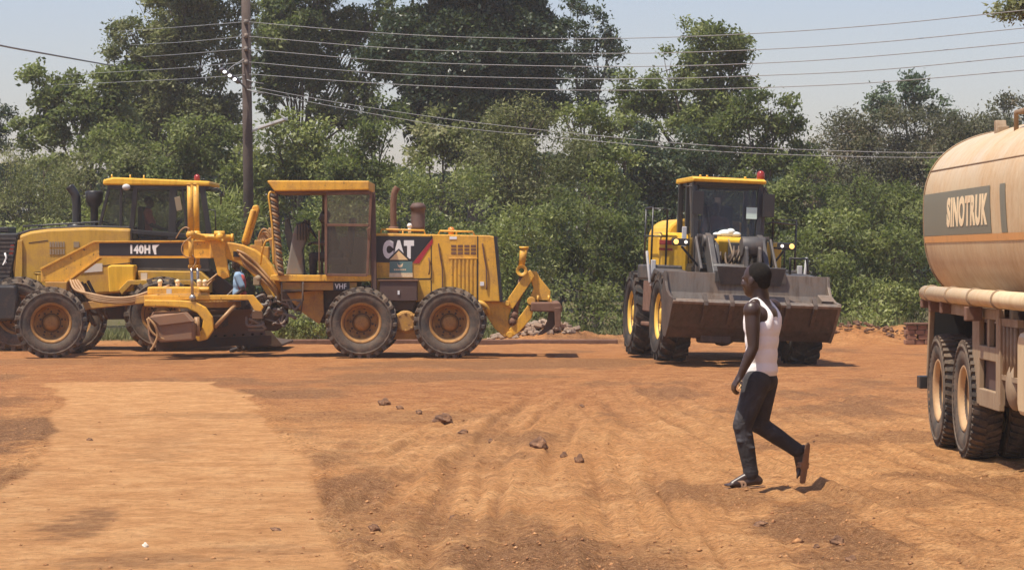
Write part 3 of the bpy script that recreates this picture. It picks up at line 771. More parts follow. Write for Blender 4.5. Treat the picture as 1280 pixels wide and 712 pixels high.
    rn = mesh_of(rim_mb(.365, .5, .12, 12, .12, -1), 'rim', 'rim_yellow'); rf = mesh_of(rim_mb(.365, .5, .12, 12, .12, 1), 'rim', 'rim_yellow')
    bn, bf = bolt_mesh(.365, .5, .12, 12, .12, -1), bolt_mesh(.365, .5, .12, 12, .12, 1)
    for px in (24, 203):
        for y in (-1.05, 1.05):
            p = g(px, 392, -1.05); wheel(P, (p[0], y, Rr-.01), Rr, .5, .36, tm, rn if y < 0 else rf, bn if y < 0 else bf, '', 0, random.uniform(0,3))
    # boom and bucket, lowered at the front
    mb = MB()
    for y0, y1 in ((-.5,-.36),(.36,.5)): g.prism(mb, [(232,330),(248,322),(300,366),(322,392),(318,402),(300,396),(262,358)], y0, y1)
    mb.build_each('lift_arm', 'dark_steel', P, .02)
    mb = MB()
    prof = [(300,378),(306,376),(300,396),(302,414),(314,425),(352,430),(352,433),(310,433),(296,422),(292,400)]
    g.prism(mb, prof, -1.25, 1.25)
    for y0 in (-1.3, 1.25): g.prism(mb, [(300,378),(312,382),(352,430),(352,433),(310,433),(296,422),(292,400)], y0, y0+.05)
    mb.build('bucket', 'dark_steel', P, .012)
    return g, P
HL, hauler = make_hauler()
# ================================================================== front loader coming towards the viewer
def make_front_loader():
    P = empty('wheel_loader', ((917.5-640)/75.4, 42.4, -.0), (0, R(2.3), R(7))); P.scale = (.97,.97,.975)
    tag(P, 'wheel loader facing the viewer, its wide grey bucket tipped up and its lamps lit', 'wheel loader')
    y_ = 'loader_yellow'
    def bx(name, x0, x1, y0, y1, z0, z1, mat, bevel=.02, parent=P): return MB().box(x0,x1,y0,y1,z0,z1).build(name, mat, parent, bevel)
    # wheels
    Rr = .76
    tm = mesh_of(tyre_mb(Rr, .5, .385, 20, .05, .5), 'tyre', 'tyre_rubber')
    rn = mesh_of(rim_mb(.39, .5, .10, 12, .13, -1), 'rim', 'loader_rim'); rf = mesh_of(rim_mb(.39, .5, .10, 12, .13, 1), 'rim', 'loader_rim')
    bn, bf = bolt_mesh(.39, .5, .10, 12, .13, -1), bolt_mesh(.39, .5, .10, 12, .13, 1)
    for y in (0, 2.75):
        for s in (-1, 1):
            # wheel axis lies along local x: turn the wheel a quarter
            e = empty('wheel', (s*1.13, y, Rr-.01), (0, 0, R(90)), P)
            for nm, me in (('tyre', tm), ('rim', rf if s < 0 else rn), ('wheel_nuts', bf if s < 0 else bn)):
                o = bpy.data.objects.new(nm, me); COL.objects.link(o); o.parent = e; o.rotation_euler = (0, random.uniform(0,3), 0)
    mb = MB(); mb.cyl((-.95,0,.68),(.95,0,.68), .14); mb.ball((-.22,0,.62), (.3,.3,.34)); mb.cyl((-.95,2.75,.68),(.95,2.75,.68), .14); mb.ball((0,2.75,.64), (.28,.28,.3)); mb.build('axle', 'dark_steel', P)
    # frames
    mb = MB(); mb.box(-.45,.45,-.3,.75,.75,1.25); mb.box(-.42,.42,1.0,4.2,.6,1.3)
    for x in (-.38,.30): mb.prism([(.75,1.2),(.75,1.95),(.5,2.08),(.2,2.0),(-.1,1.5),(-.25,1.2)], x, x+.08, 'x')
    mb.build('frame', 'frame_grey', P, .02)
    # lift arms and linkage
    arm = [(.62,2.12),(.45,2.2),(.22,2.12),(-.35,1.55),(-.7,.85),(-.78,.5),(-.55,.45),(-.35,.85),(-.05,1.35),(.45,1.85)]
    for x in (-.62, .50):
        mb = MB(); mb.prism(arm, x, x+.12, 'x'); mb.cyl((x-.06,.42,2.06),(x+.18,.42,2.06), .10); mb.cyl((x-.05,-.7,.55),(x+.17,-.7,.55), .09); mb.build('lift_arm', 'frame_grey', P, .015)
    mb = MB()
    for x in (-.86, .76): mb.bar((x+.05,.5,2.1), (x+.05,-.1,1.55), .05, .1)
    for x in (-.74, .70): mb.bar((x,.55,2.12),(x,.55,1.5), .08, .12, (0,1,0))
    mb.bar((-.78,.5,2.14),(-.35,.5,2.14), .07,.06); mb.bar((.35,.5,2.14),(.78,.5,2.14), .07,.06)
    mb.build_each('tower_plate', 'frame_grey', P, .01)
    mb = MB()
    for x in (.06, .34): mb.prism([(.2,2.1),(-.05,2.14),(-.32,1.95),(-.42,1.5),(-.5,1.1),(-.35,1.05),(-.1,1.5),(.18,1.8)], x, x+.07, 'x')
    mb.cyl((.02,-.1,1.98),(.45,-.1,1.98), .17); mb.cyl((-.6,-.2,1.6),(.6,-.2,1.6), .08)
    mb.build('bell_crank', 'frame_grey', P, .015)
    mb = MB()
    for x in (-.3, .24): mb.cyl((x,.7,1.35),(x,-.35,1.15), .075)
    mb.cyl((-.02,.7,1.75),(.2,.05,1.98), .07); mb.build('hydraulic_cylinder', 'dark_steel', P)
    mb = MB()
    for k in range(5):
        x = -.25+k*.09
        mb.tube(spline([(x,.75,1.9),(x-.04,.45,1.75-.03*k),(x+.05,.15,1.62),(x+.14,-.05,1.8+.03*k),(x+.2,.15,1.98)], 6), .022, 8)
    mb.build('hydraulic_hose', 'rubber_hose', P)
    mb = MB(); mb.tube(spline([(-.12,.3,2.1),(-.06,.15,1.82),(0,.1,1.62),(.05,.1,1.8),(.16,.1,1.98)], 6), .016, 8); mb.build('pale_hose', 'inner_tan', P)
    # bucket
    hw = 1.39; bx0 = .0
    outer = [(-.68,1.46),(-.60,1.15),(-.60,.78),(-.68,.54),(-.84,.41),(-1.04,.38),(-1.27,.56),(-1.62,.98)]
    inner = [(-1.62,1.01),(-1.25,.62),(-1.03,.45),(-.88,.48),(-.75,.59),(-.68,.78),(-.68,1.12),(-.74,1.46)]
    bk = empty('bucket', (bx0,0,.05), (0,0,0), P)
    MB().prism(outer+inner, -hw, hw, 'x').build('bucket_shell', 'bucket_shaded_worn', bk, .006)
    MB().prism([(-.745,1.468),(-.675,1.468),(-.66,1.40),(-.735,1.12),(-.80,.9),(-.9,.75),(-.95,.78),(-.85,.93),(-.78,1.13)], -hw+.01, hw-.01, 'x').build('back_wall', 'bucket_grey', bk, .004)
    for s in (-1, 1):
        x = s*hw
        MB().prism([(-.68,1.47),(-.60,1.15),(-.60,.75),(-.68,.54),(-.84,.40),(-1.04,.37),(-1.27,.55),(-1.64,.98),(-1.62,1.03),(-1.3,1.06),(-.98,1.15),(-.82,1.3),(-.76,1.47)], x-.02, x+.03, 'x').build('side_plate', 'bucket_grey' if s > 0 else 'bucket_shaded_worn', bk, .008)  # left plate takes the tone with shade painted in, right the lighter one
    mb = MB(); mb.bar((-hw-.02,-1.60,.985),(hw+.02,-1.60,.985), .10, .05, (0,-.5,1)); mb.build('cutting_edge', 'bucket_grey', bk, .008)
    mb = MB()
    for x in (-.86,-.42,.52,.98):
        mb.prism([(-1.5,1.12),(-1.66,1.0),(-1.68,.93),(-1.5,.74),(-1.38,.62),(-1.34,.66),(-1.52,.96)], x-.035, x+.035, 'x')
    mb.build_each('tooth_adapter', 'bucket_shaded_worn', bk, .008)
    mb = MB()
    v = [(-.47,-.86,1.28),(.56,-.86,1.28),(.62,-.96,1.58),(-.56,-.96,1.58)]; v += [(a,b+.04,c+.01) for a,b,c in v]
    mb.add(v, [(0,1,2,3),(7,6,5,4),(0,4,5,1),(1,5,6,2),(2,6,7,3),(3,7,4,0)]); mb.build('spill_guard', 'frame_grey', bk, .006)
    mb = MB(); mb.box(-.55,.66,-.8,-.72,1.32,1.5); mb.build('guard_brace', 'frame_grey', bk)
    mb = MB(); mb.prism([(-1.3,1.07),(-.95,1.17),(-.98,1.0),(-1.25,.98)], hw-.22, hw-.02, 'x'); mb.build('corner_gusset', 'bucket_grey', bk, .01)
    mb = MB(); mb.box(-.82,-.3,-1.1,-.7,.30,.44); mb.box(-.78,.1,-1.0,-.6,.33,.46); mb.build_each('wear_pad', 'bucket_shaded_worn', bk, .03)
    # fenders, steps, tanks
    for s in (-1, 1):
        mb = MB(); mb.prism([(-.35,1.50),(.55,1.56),(.98,1.35),(1.0,1.28),(.5,1.46),(-.35,1.42)], s*.86, s*1.36, 'x'); mb.build('fender', 'frame_grey', P, .02)
        mb = MB(); mb.box(s*.78, s*1.34, .95, 2.3, 1.36, 1.62); mb.build('platform', 'frame_grey', P, .03)
        mb = MB(); mb.box(s*1.12, s*1.32, 1.0, 1.75, .8, 1.34); mb.box(s*1.1,s*1.34,.98,1.77,.55,.62); mb.build('step_box', 'rust_steel', P, .02)
        mb = MB(); mb.box(s*1.26, s*1.34, .9, 1.0, 1.25, 1.7); mb.cyl((s*1.36,.86,1.3),(s*1.42,.95,1.85), .025); mb.build('step_rail', 'lamp_body', P, .01)
    # side tanks, yellow
    mb = MB(); mb.prism([(1.55,1.40),(2.5,1.4),(2.5,2.12),(2.3,2.2),(1.65,2.2),(1.55,2.1)], -1.10, -.56, 'x'); st = mb.build('side_tank', y_, P, .06)
    mb = MB(); mb.box(-1.10,-.80,1.536,1.545,1.98,2.06); mb.box(-1.10,-.86,1.536,1.545,1.88,1.92); mb.build('red_lettering', 'cloth_red', st)
    bx('tank_vent', -1.05, -.85, 1.525, 1.549, 1.55, 1.62, 'black_paint', .005, st)
    mb = MB(); mb.prism([(1.55,1.50),(2.5,1.5),(2.5,2.12),(1.55,2.1)], .74, 1.12, 'x'); mb.build('side_tank', y_, P, .06)
    # hood
    mb = MB(); prof = [(-.80,1.3)] + [(-.80+.35*(1-math.cos(R(a))), 2.12+.35*math.sin(R(a))) for a in range(0, 91, 15)]
    prof = prof + [(-x, z) for x, z in prof[::-1]]
    mb.prism(prof, 2.55, 4.4); hd = mb.build('engine_hood', y_, P, .05)
    bx('hood_vent', -.815, -.795, 2.9, 3.5, 1.5, 2.1, 'black_paint', .005, hd)
    mb = MB(); mb.box(-.9,.9,4.2,4.75,.75,1.5); mb.build('counterweight', 'frame_grey', P, .08)
    mb = MB(); mb.cyl((.3,3.4,2.3),(.3,3.4,2.9), .06); mb.build('exhaust_pipe', 'dark_steel', P)
    # cab
    cb = MB()
    zb, zt = 1.62, 3.08
    def qd(x, y, z): return Vector((x, y, z))
    A = {('l','f'): (qd(-.66,1.02,zb), qd(-.73,1.15,zt)), ('r','f'): (qd(.66,1.02,zb), qd(.73,1.15,zt)), ('l','b'): (qd(-.72,2.4,zb), qd(-.74,2.35,zt)), ('r','b'): (qd(.72,2.4,zb), qd(.74,2.35,zt))}
    for k, (a, b) in A.items(): cb.bar(a, b, .11, .11, (0,1,0))
    for (a, b) in (((-.66,1.02,zb),(.66,1.02,zb)), ((-.73,1.15,zt-.04),(.73,1.15,zt-.04)), ((-.72,2.4,zb),(.72,2.4,zb)), ((-.74,2.35,zt-.04),(.74,2.35,zt-.04)), ((-.66,1.02,zb),(-.72,2.4,zb)), ((.66,1.02,zb),(.72,2.4,zb)), ((-.7,1.7,zb),(-.74,1.7,zt)), ((.7,1.7,zb),(.74,1.7,zt))):
        cb.bar(a, b, .09, .09)
    cb.build('cab_frame', 'black_paint', P, .01)
    mb = MB(); mb.bar((.74,1.08,zb),(.80,1.2,zt-.03), .12, .12, (0,1,0)); mb.bar((-.74,1.12,zb+.5),(-.80,1.2,zt-.03), .05, .08, (0,1,0)); mb.build('cab_pillar', 'frame_grey', P, .01)
    bx('cab_base', -.74, .74, 1.05, 2.45, 1.3, 1.62, 'black_paint', .02)
    mb = MB(); v = [(-.62,1.04,zb+.06),(.62,1.04,zb+.06),(.68,1.15,zt-.09),(-.68,1.15,zt-.09)]; v += [(a,b+.008,c) for a,b,c in v]
    mb.add(v, [(0,1,2,3),(7,6,5,4),(0,4,5,1),(1,5,6,2),(2,6,7,3),(3,7,4,0)]); ws = mb.build('windscreen', 'windscreen', P)
    for s in (-1, 1):
        for y0, y1 in ((1.2,1.64),(1.76,2.3)):
            mb = MB(); mb.box(s*.715, s*.722, y0, y1, zb+.06, zt-.1); mb.build('side_window', 'cab_glass', P)
    mb = MB(); mb.box(-.62,.62,2.38,2.386,zb+.06,zt-.1); mb.build('rear_window', 'cab_glass', P)
    mb = MB(); mb.prism([(.95,3.09),(.92,3.14),(1.1,3.18),(2.6,3.17),(2.62,3.09)], -.80, .80, 'x'); mb.build('cab_roof', y_, P, .02)
    mb = MB(); mb.box(-.72,.72,1.05,2.5,3.04,3.10); mb.build('roof_trim', 'black_paint', P)
    mb = MB(); mb.prism([(.72,1.75),(1.0,1.78),(1.02,2.12),(.95,2.16),(.66,2.10)], -.30, .45, 'x'); mb.build('dash_panel', y_, P, .04)
    mb = MB(); mb.box(-.05,.2,.64,.66,1.75,2.05); mb.build('dash_grille', 'frame_grey', P, .01)
    mb = MB(); mb.ball((.0,1.0,2.21), (.17,.10,.07)); mb.ball((.12,.98,2.20), (.12,.09,.05)); mb.ball((-.17,1.0,2.19), (.09,.07,.035)); mb.ball((.05,.95,2.24), (.08,.06,.06)); mb.build('tmp', 'cloth_rag', None)
    o = bpy.data.objects['tmp']; o.name = 'folded_rag'; o.parent = P
    mb = MB(); mb.box(.33,.52,1.03,1.036,2.48,2.68); mb.build('paper_notice', 'paper', P)
    mb = MB(); mb.tube([(-.1,1.02,1.72),(.1,1.0,2.0),(.12,1.02,2.25)], .010, 6); mb.tube([(-.35,1.02,1.75),(-.30,1.02,2.3),(-.38,1.05,2.75)], .008, 6); mb.build_each('wiper', 'black_paint', P)
    mb = MB(); mb.box(-.28,.28,1.9,2.05,1.8,2.7); mb.box(-.28,.28,1.5,2.0,1.75,1.88); mb.build('seat', 'seat_cloth', P, .04)
    c = Vector((-.02,1.32,2.18)); mb = MB(); n_ = Vector((0,.55,.83)); q = Vector((1,0,0)); w_ = n_.cross(q)
    mb.tube([c+(q*math.cos(t)+w_*math.sin(t))*.2 for t in [i*2*math.pi/20 for i in range(21)]], .018, 8, caps=False); mb.cyl(c, c-Vector((0,.15,.5)), .04); mb.build('steering_wheel', 'black_paint', P)
    # mirrors
    for s, x in ((-1,-.56),(1,.70)):
        mb = MB(); mb.box(x-.10, x+.10, .90, .96, 2.52, 2.92); mb.tube([(x,.96,2.9),(x-s*.05,1.1,3.02),(s*.72,1.2,3.0)], .015, 6); mb.build('side_mirror', 'black_paint', P, .03)
    mb = MB(); mb.box(-.80,-.72,1.0,1.04,1.95,2.3); mb.build('number_strip', 'lamp_body', P, .01)
    # headlights on stalks, lit
    for s, x in ((-1,-.97),(1,.87)):
        mb = MB(); mb.bar((s*.62,.35,1.62),(x-s*.02,.25,1.95), .05,.04); mb.box(x-.15,x+.15,.16,.26,1.96,2.08); h = mb.build('headlight', 'black_paint', P, .02)
        outx = x+s*.09; inx = x-s*.08
        mb = MB(); mb.lathe([(0,.0),(.012,.015),(.0,.028)], (inx,.15,2.02), (0,-1,0), 16); mb.build('lens', 'headlight_white', h)
        mb = MB(); mb.lathe([(0,.0),(.015,.025),(.0,.045)], (outx,.15,2.02), (0,-1,0), 16); mb.build('lens', 'headlight_amber', h)
    # handrails
    mb = MB()
    for y in (1.5, 2.2): mb.cyl((-1.24,y,1.55),(-1.24,y,2.62), .018, n=8)
    mb.tube([(-1.24,1.5,2.62),(-1.24,2.2,2.62)], .018, 8); mb.tube([(-1.24,1.5,2.12),(-1.24,2.2,2.12)], .014, 8)
    mb.tube([(-1.24,1.5,2.6),(-.98,1.5,2.6),(-.98,1.5,1.55)], .018, 8); mb.cyl((-1.24,1.5,2.12),(-.98,1.5,2.12), .013, n=8); mb.build('handrail', 'black_paint', P)
    mb = MB(); mb.tube([(.92,1.5,1.55),(.92,1.5,2.5),(1.34,1.5,2.5),(1.34,1.5,1.5)], .02, 8); mb.cyl((1.15,1.5,1.55),(1.15,1.5,2.1), .014, n=8); mb.cyl((.92,1.5,2.0),(1.34,1.5,2.0), .014, n=8); mb.tube([(.72,1.1,2.4),(.82,1.1,2.44),(1.34,1.5,2.42)], .014, 8)
    mb.build('handrail', 'black_paint', P); mb = MB()
    mb.tube([(1.0,.4,1.5),(1.0,.4,1.82),(1.3,.45,1.82),(1.36,.45,1.45)], .025, 8); mb.build('handrail', 'black_paint', P)
    b_ = MB(); b_.lathe([(0,.06),(.03,.075),(.11,.07),(.15,.04),(.16,0)], (.62,1.3,3.18), (0,0,1), 16); b_.build('beacon', 'red_lens', P)
    mb = MB()
    for x in (-.5,-.38,.3): mb.cyl((x,1.1,3.17),(x,1.1,3.21), .02, n=8)
    mb.build_each('roof_bolt', 'loader_yellow', P)
    for o in P.children:
        st_ = o.name.split('.')[0]
        if st_ in ('cab_frame','cab_pillar','cab_base','windscreen','side_window','rear_window','cab_roof','roof_trim','lift_arm','tower_plate','bell_crank','hydraulic_cylinder','dash_panel'): o.scale.x = .81
    return P
front_loader = make_front_loader()

# ================================================================== tanker truck at the right edge
def make_tanker():
    X0 = 5.25; Y0 = 22.6
    P = empty('tanker_truck', (X0, Y0, 0))
    tag(P, 'dusty cream tanker truck with a dark lettered band along its tank and twin rear wheels', 'tanker truck')
    def L(px, py, X):                   # pixel on the plane X = const -> local point
        Y = X*F/(px-640); return Vector((X-X0, Y-Y0, H+(HY-py)/F*Y))
    xs = 4.05
    # tank: superellipse section, slightly domed end
    zc, hw, hh, nn = 2.22, 1.2, .80, 2.6
    hb, nb = .98, 3.1
    yr, yf = 2.62, -4.6
    def sec(t):
        c, s_ = math.cos(t), math.sin(t)
        e_ = nn if s_ >= 0 else nb
        return (math.copysign(abs(c)**(2/e_), c)*hw, math.copysign(abs(s_)**(2/e_), s_)*(hh if s_ >= 0 else hb))
    mb = MB(); n = 96; rings = []
    st = [(yr+.06,.0),(yr+.055,.5),(yr+.04,.8),(yr+.015,.94),(yr-.02,.985),(yr-.07,1.0)] + [(yr-.07-(yr-yf-.14)*k/10, 1.0) for k in range(1,11)] + [(yf+.03,.985),(yf,.9),(yf-.04,0)]
    v = []; f = []
    for (y, k) in st:
        for i in range(n):
            a, b = sec(2*math.pi*i/n); v.append((a*k, y, zc+b*k))
    for j in range(len(st)-1):
        for i in range(n): f.append((j*n+i, j*n+(i+1)%n, (j+1)*n+(i+1)%n, (j+1)*n+i))
    mb.add(v, f, True); tk = mb.build('tank', 'tank_cream', P)
    def surf_x(z):                      # local x of the tank's left side at height z
        h_, e_ = (hh, nn) if z >= zc else (hb, nb); q = min(1, abs((z-zc)/h_)); return -hw*(1-q**e_)**(1/e_)
    mb = MB()
    for y in (yr-.05,):
        pts = [ (lambda a,b: (a*1.004, y, zc+b*1.006))(*sec(2*math.pi*i/n)) for i in range(n+1)]
        mb.tube(pts, .008, 6, caps=False)
    z = 2.60; mb.tube([(surf_x(z)-.003, yr-.05, z+.0), (surf_x(z-.02)-.003, yf+.1, z-.03)], .008, 6)
    mb.build('weld_seam', 'truck_frame', tk)
    def patch(name, pts_fn, mat, off, parent=tk, ny=14, nz=8):
        mb = MB(); v = []
        for i in range(ny+1):
            for j in range(nz+1):
                y, z = pts_fn(i/ny, j/nz); v.append((surf_x(z)-off, y, z))
        f = [(i*(nz+1)+j, i*(nz+1)+j+1, (i+1)*(nz+1)+j+1, (i+1)*(nz+1)+j) for i in range(ny) for j in range(nz)]
        return mb.add(v, f, True).build(name, mat, parent)
    def rng_(px0, px1): return L(px0, 300, xs).y, L(px1, 300, xs).y
    ya, yb = yr-.06, L(1238, 0, xs).y
    bd = patch('dark_band', lambda u, w: (ya+(yb+(-.12)*math.sin(w*math.pi)*0-ya)*u + (.07*(w-.5)*(u)), 1.965+w*.405), 'tank_band', .004)
    y1, y2 = rng_(1247.5, 1252)
    y0_, y1_ = rng_(1238.5, 1247.0); 
    sl, sr = rng_(1250.5, 1257.5)
    patch('band_bar', lambda u, w: (sl+(sr-sl)*u + .10*(w-.5), 1.965+w*.405), 'tank_band', .004, ny=3)
    patch('orange_stripe', lambda u, w: (ya+(yf+.1-ya)*u, 1.90+w*.06), 'tank_orange', .005, nz=2)
    # lettering bent on to the tank side
    o = L(1184, 285, xs); e = L(1234.5, 248, xs)
    def proj(out, d):
        for i in range(len(out)): out[i, 0] = surf_x(out[i, 2]) - .006 - d[i]*.5
        return out
    text_mesh('SINOTRUK', 'lettering', 'cream_letter', tk, o.y-e.y, .275, (o.x, o.y, 2.035), right=(0,-1,0), bold=.05, depth=.004, shear=.1, project=proj)
    # pipe under the tank
    mb = MB(); px_ = -hw-.12; mb.cyl((px_, 1.68, 1.42), (px_, -4.3, 1.42), .072, n=20); mb.ball((px_,1.68,1.42), (.06,.05,.072)); pp = mb.build('hose_tube', 'tank_cream', P)
    mb = MB()
    for y in (1.35,.2,-.9,-2.): mb.lathe([(-.02,.072),(-.02,.082),(.02,.082),(.02,.072)], (px_,y,1.42), (0,1,0), 20)
    mb.build_each('pipe_collar', 'truck_frame', pp)
    mb = MB(); mb.box(px_-.05,px_+.02,1.62,1.74,1.28,1.36); mb.box(px_-.04,px_+.08,1.25,1.33,1.25,1.36); mb.box(px_-.04,px_+.08,.6,.7,1.25,1.36); mb.box(px_-.08,px_+.06,-.78,-.9,1.22,1.34); mb.build_each('pipe_bracket', 'rust_steel', P, .01)
    # roof fittings
    mb = MB(); a = Vector((-.85,1.0,2.88)); mb.prism([(1.05,2.78),(1.05,3.02),(.98,3.02),(.93,2.92),(.88,2.96),(.84,2.96),(.84,2.76)], -.80, -.70, 'x'); mb.build('roof_bracket', 'truck_frame', P, .008)
    mb = MB(); mb.tube([(-.86,-.3,2.72),(-.86,-.3,3.02),(-.86,-1.6,3.02),(-.86,-1.6,2.74)], .022, 8); mb.tube([(-.86,-.3,3.02),(.86,-.3,3.02),(.86,-1.6,3.02),(-.86,-1.6,3.02)], .018, 8); mb.build('roof_rail', 'truck_frame', P)
    mb = MB(); mb.lathe([(0,.32),(.10,.32),(.12,.28),(.12,0)], (0,-.95,3.03), (0,0,1), 24); mb.build('manhole_lid', 'truck_frame', P)
    # chassis, mudguards
    mb = MB()
    for x in (-.45,.33): mb.box(x,x+.12,-6.6,2.3,.92,1.2)
    mb.box(-1.05,1.05,1.9,2.0,1.3,1.42); mb.box(-1.05,1.05,.5,.62,1.2,1.42); mb.box(-1.05,1.05,-1.1,-.98,1.2,1.42); mb.box(-.9,.9,-4.3,2.2,1.32,1.46)
    mb.build('chassis', 'dark_steel', P, .01)
    for s in (-1, 1):
        x0, x1 = s*1.27, s*.62
        mb = MB()
        mb.prism([(1.84,1.33),(-.35,1.33),(-.35,1.24),(1.78,1.25),(1.93,.62),(1.99,.62)], x0, x0-s*.05, 'x'); mb.box(x0, x1, -.35, 1.84, 1.325, 1.345)
        mb.build('mudguard', 'truck_frame', P, .008)
        MB().box(x0-s*.02, x1, 1.97, 1.99, .5, 1.25).build('mud_flap', 'black_paint', P)
        MB().box(x0-s*.06, x1, -.40, -.36, .6, 1.24).build('inner_panel', 'brown_box', P)
    # side panel with openings, from px 1215 to 1247
    xo = -hw-.04
    mb = MB()
    for (ya_, yb_, za, zb_) in ((-.30,-.62,.50,1.33),(-1.38,-1.52,.49,1.33),(-.62,-1.38,1.24,1.33),(-.62,-1.38,.89,1.01),(-.62,-1.38,.49,.64),(-1.0,-1.08,1.01,1.24)):
        mb.box(xo, xo+.05, ya_, yb_, za, zb_)
    mb.build('side_frame', 'truck_frame', P, .008)
    mb = MB(); mb.box(xo+.06,xo+.6,-.35,-1.4,.52,1.2); mb.build('locker', 'brown_box', P)
    mb = MB()
    for y in (-1.7,-1.85,-2.0,-2.15): mb.cyl((xo+.02,y,.78),(xo+.02,y,1.22), .022, n=10)
    mb.box(xo,xo+.05,-1.6,-2.3,1.2,1.26); mb.box(xo-.01,xo+.03,-1.58,-1.64,.55,1.26); mb.box(xo,xo+.05,-1.6,-2.3,.76,.80)
    mb.build('pipe_rack', 'truck_frame', P)
    mb = MB(); mb.ball((xo+.06,-1.95,.72), (.08,.2,.2)); mb.build('air_tank', 'truck_frame', P)
    mb = MB(); mb.prism([(-2.52,.52),(-2.46,.60),(-2.46,1.10),(-2.52,1.18),(-3.9,1.18),(-3.96,1.12),(-3.96,.60),(-3.9,.52)], xo-.04, xo+.55, 'x'); mb.build('fuel_tank', 'tank_cream', P, .05)
    mb = MB(); mb.box(-1.34,-1.14,1.95,2.12,.50,.62); mb.box(-1.2,1.2,2.05,2.15,.48,.62); mb.build('rear_bumper', 'black_paint', P, .01)
    # wheels: dual rear axles plus the steered front axle
    Rr = .53
    tm = mesh_of(tyre_mb(Rr, .27, .285, 44, .018, .35, .62), 'tyre', 'tyre_dusty')
    ro = mesh_of(rim_mb(.285, .27, .16, 10, .09, -1), 'rim', 'truck_rim'); rq = mesh_of(rim_mb(.285, .27, .16, 10, .09, 1), 'rim', 'truck_rim')
    bo, bq = bolt_mesh(.285, .27, .16, 10, .09, -1), bolt_mesh(.285, .27, .16, 10, .09, 1)
    for y in (0, 1.36, -6.2):
        for x, rm in ((-1.14, rq), (-.80, rq), (.80, ro), (1.14, ro)):
            if y < -3 and abs(x) < 1: continue
            e = empty('wheel', (x, y, Rr-.015), (0,0,R(90)), P)
            for nm, me in (('tyre', tm), ('rim', rm), ('wheel_nuts', bq if x < 0 else bo)):
                o = bpy.data.objects.new(nm, me); COL.objects.link(o); o.parent = e; o.rotation_euler = (0, random.uniform(0,3), 0)
    mb = MB()
    for y in (0, 1.36, -6.2): mb.cyl((-1.1,y,.53),(1.1,y,.53), .09); mb.ball((0,y,.53), .24)
    mb.build('axle', 'dark_steel', P)
    # cab, beyond the picture's edge
    mb = MB(); mb.prism([(-5.1,.75),(-5.1,2.9),(-5.3,3.0),(-6.8,2.95),(-7.1,1.9),(-7.15,.6),(-6.85,.6),(-6.75,1.0),(-5.65,1.0),(-5.55,.6),(-5.1,.6)], -1.2, 1.2, 'x'); cbn = mb.build('cab', 'truck_frame', P, .05)
    for s in (-1, 1): MB().prism([(-5.6,1.95),(-5.6,2.7),(-6.7,2.7),(-6.9,1.95)], s*1.19, s*1.215, 'x').build('window', 'cab_glass', cbn)
    MB().box(-1.05,1.05,-7.12,-7.0,2.0,2.75).build('windscreen', 'cab_glass', cbn)
    return P
tanker = make_tanker()
# ================================================================== people
def V(*a): return Vector(a)
def remesh(mb, name, mat, parent, vox=.011, smooth=4):
    o = mb.build(name, mat, parent)
    m = o.modifiers.new('skin', 'REMESH'); m.mode = 'VOXEL'; m.voxel_size = vox; m.use_smooth_shade = True
    if smooth:
        s = o.modifiers.new('smooth', 'SMOOTH'); s.iterations = smooth; s.factor = .5
    return o

def basis(fwd, up=(0,0,1)):
    f = Vector(fwd).normalized(); u = Vector(up); l = u.cross(f).normalized(); u = f.cross(l).normalized()
    return f, l, u, Matrix((f, l, u)).transposed()          # columns: forward, left, up

def add_head(m, c, fwd, up=(0,0,1), s=1.0):
    f, l, u, M = basis(fwd, up); c = Vector(c)
    e = lambda d, a, b, q, r: m.ball(c + (f*d + l*a + u*b)*s, tuple(x*s for x in r), M)
    m.ball(c + (f*-.008 + u*.028)*s, (.098*s, .077*s, .092*s), M, 20, 14)      # skull
    e(.022,0,-.03,0,(.072,.062,.085)); e(.045,0,-.075,0,(.045,.042,.038))        # face, chin
    e(.098,0,-.012,0,(.020,.012,.026)); e(.104,0,-.026,0,(.014,.018,.012))        # nose
    e(.090,0,-.052,0,(.013,.024,.010)); e(.084,0,-.064,0,(.014,.021,.009))        # lips
    e(.078,.028,.018,0,(.018,.026,.010)); e(.078,-.028,.018,0,(.018,.026,.010))   # brows
    e(.066,.036,-.026,0,(.024,.020,.022)); e(.066,-.036,-.026,0,(.024,.020,.022)) # cheeks
    for q in (-1, 1):
        e(-.006, .077*q, -.008, 0, (.020,.010,.033)); e(.002, .080*q, -.028, 0, (.011,.008,.012))

def add_eyes(parent, c, fwd, s=1.0):
    f, l, u, M = basis(fwd); c = Vector(c)
    for q in (-1, 1):
        mb = MB(); mb.ball(c+(f*.078+l*.030*q+u*.002)*s, .011*s); o = mb.build('eye', 'white_letter', parent)

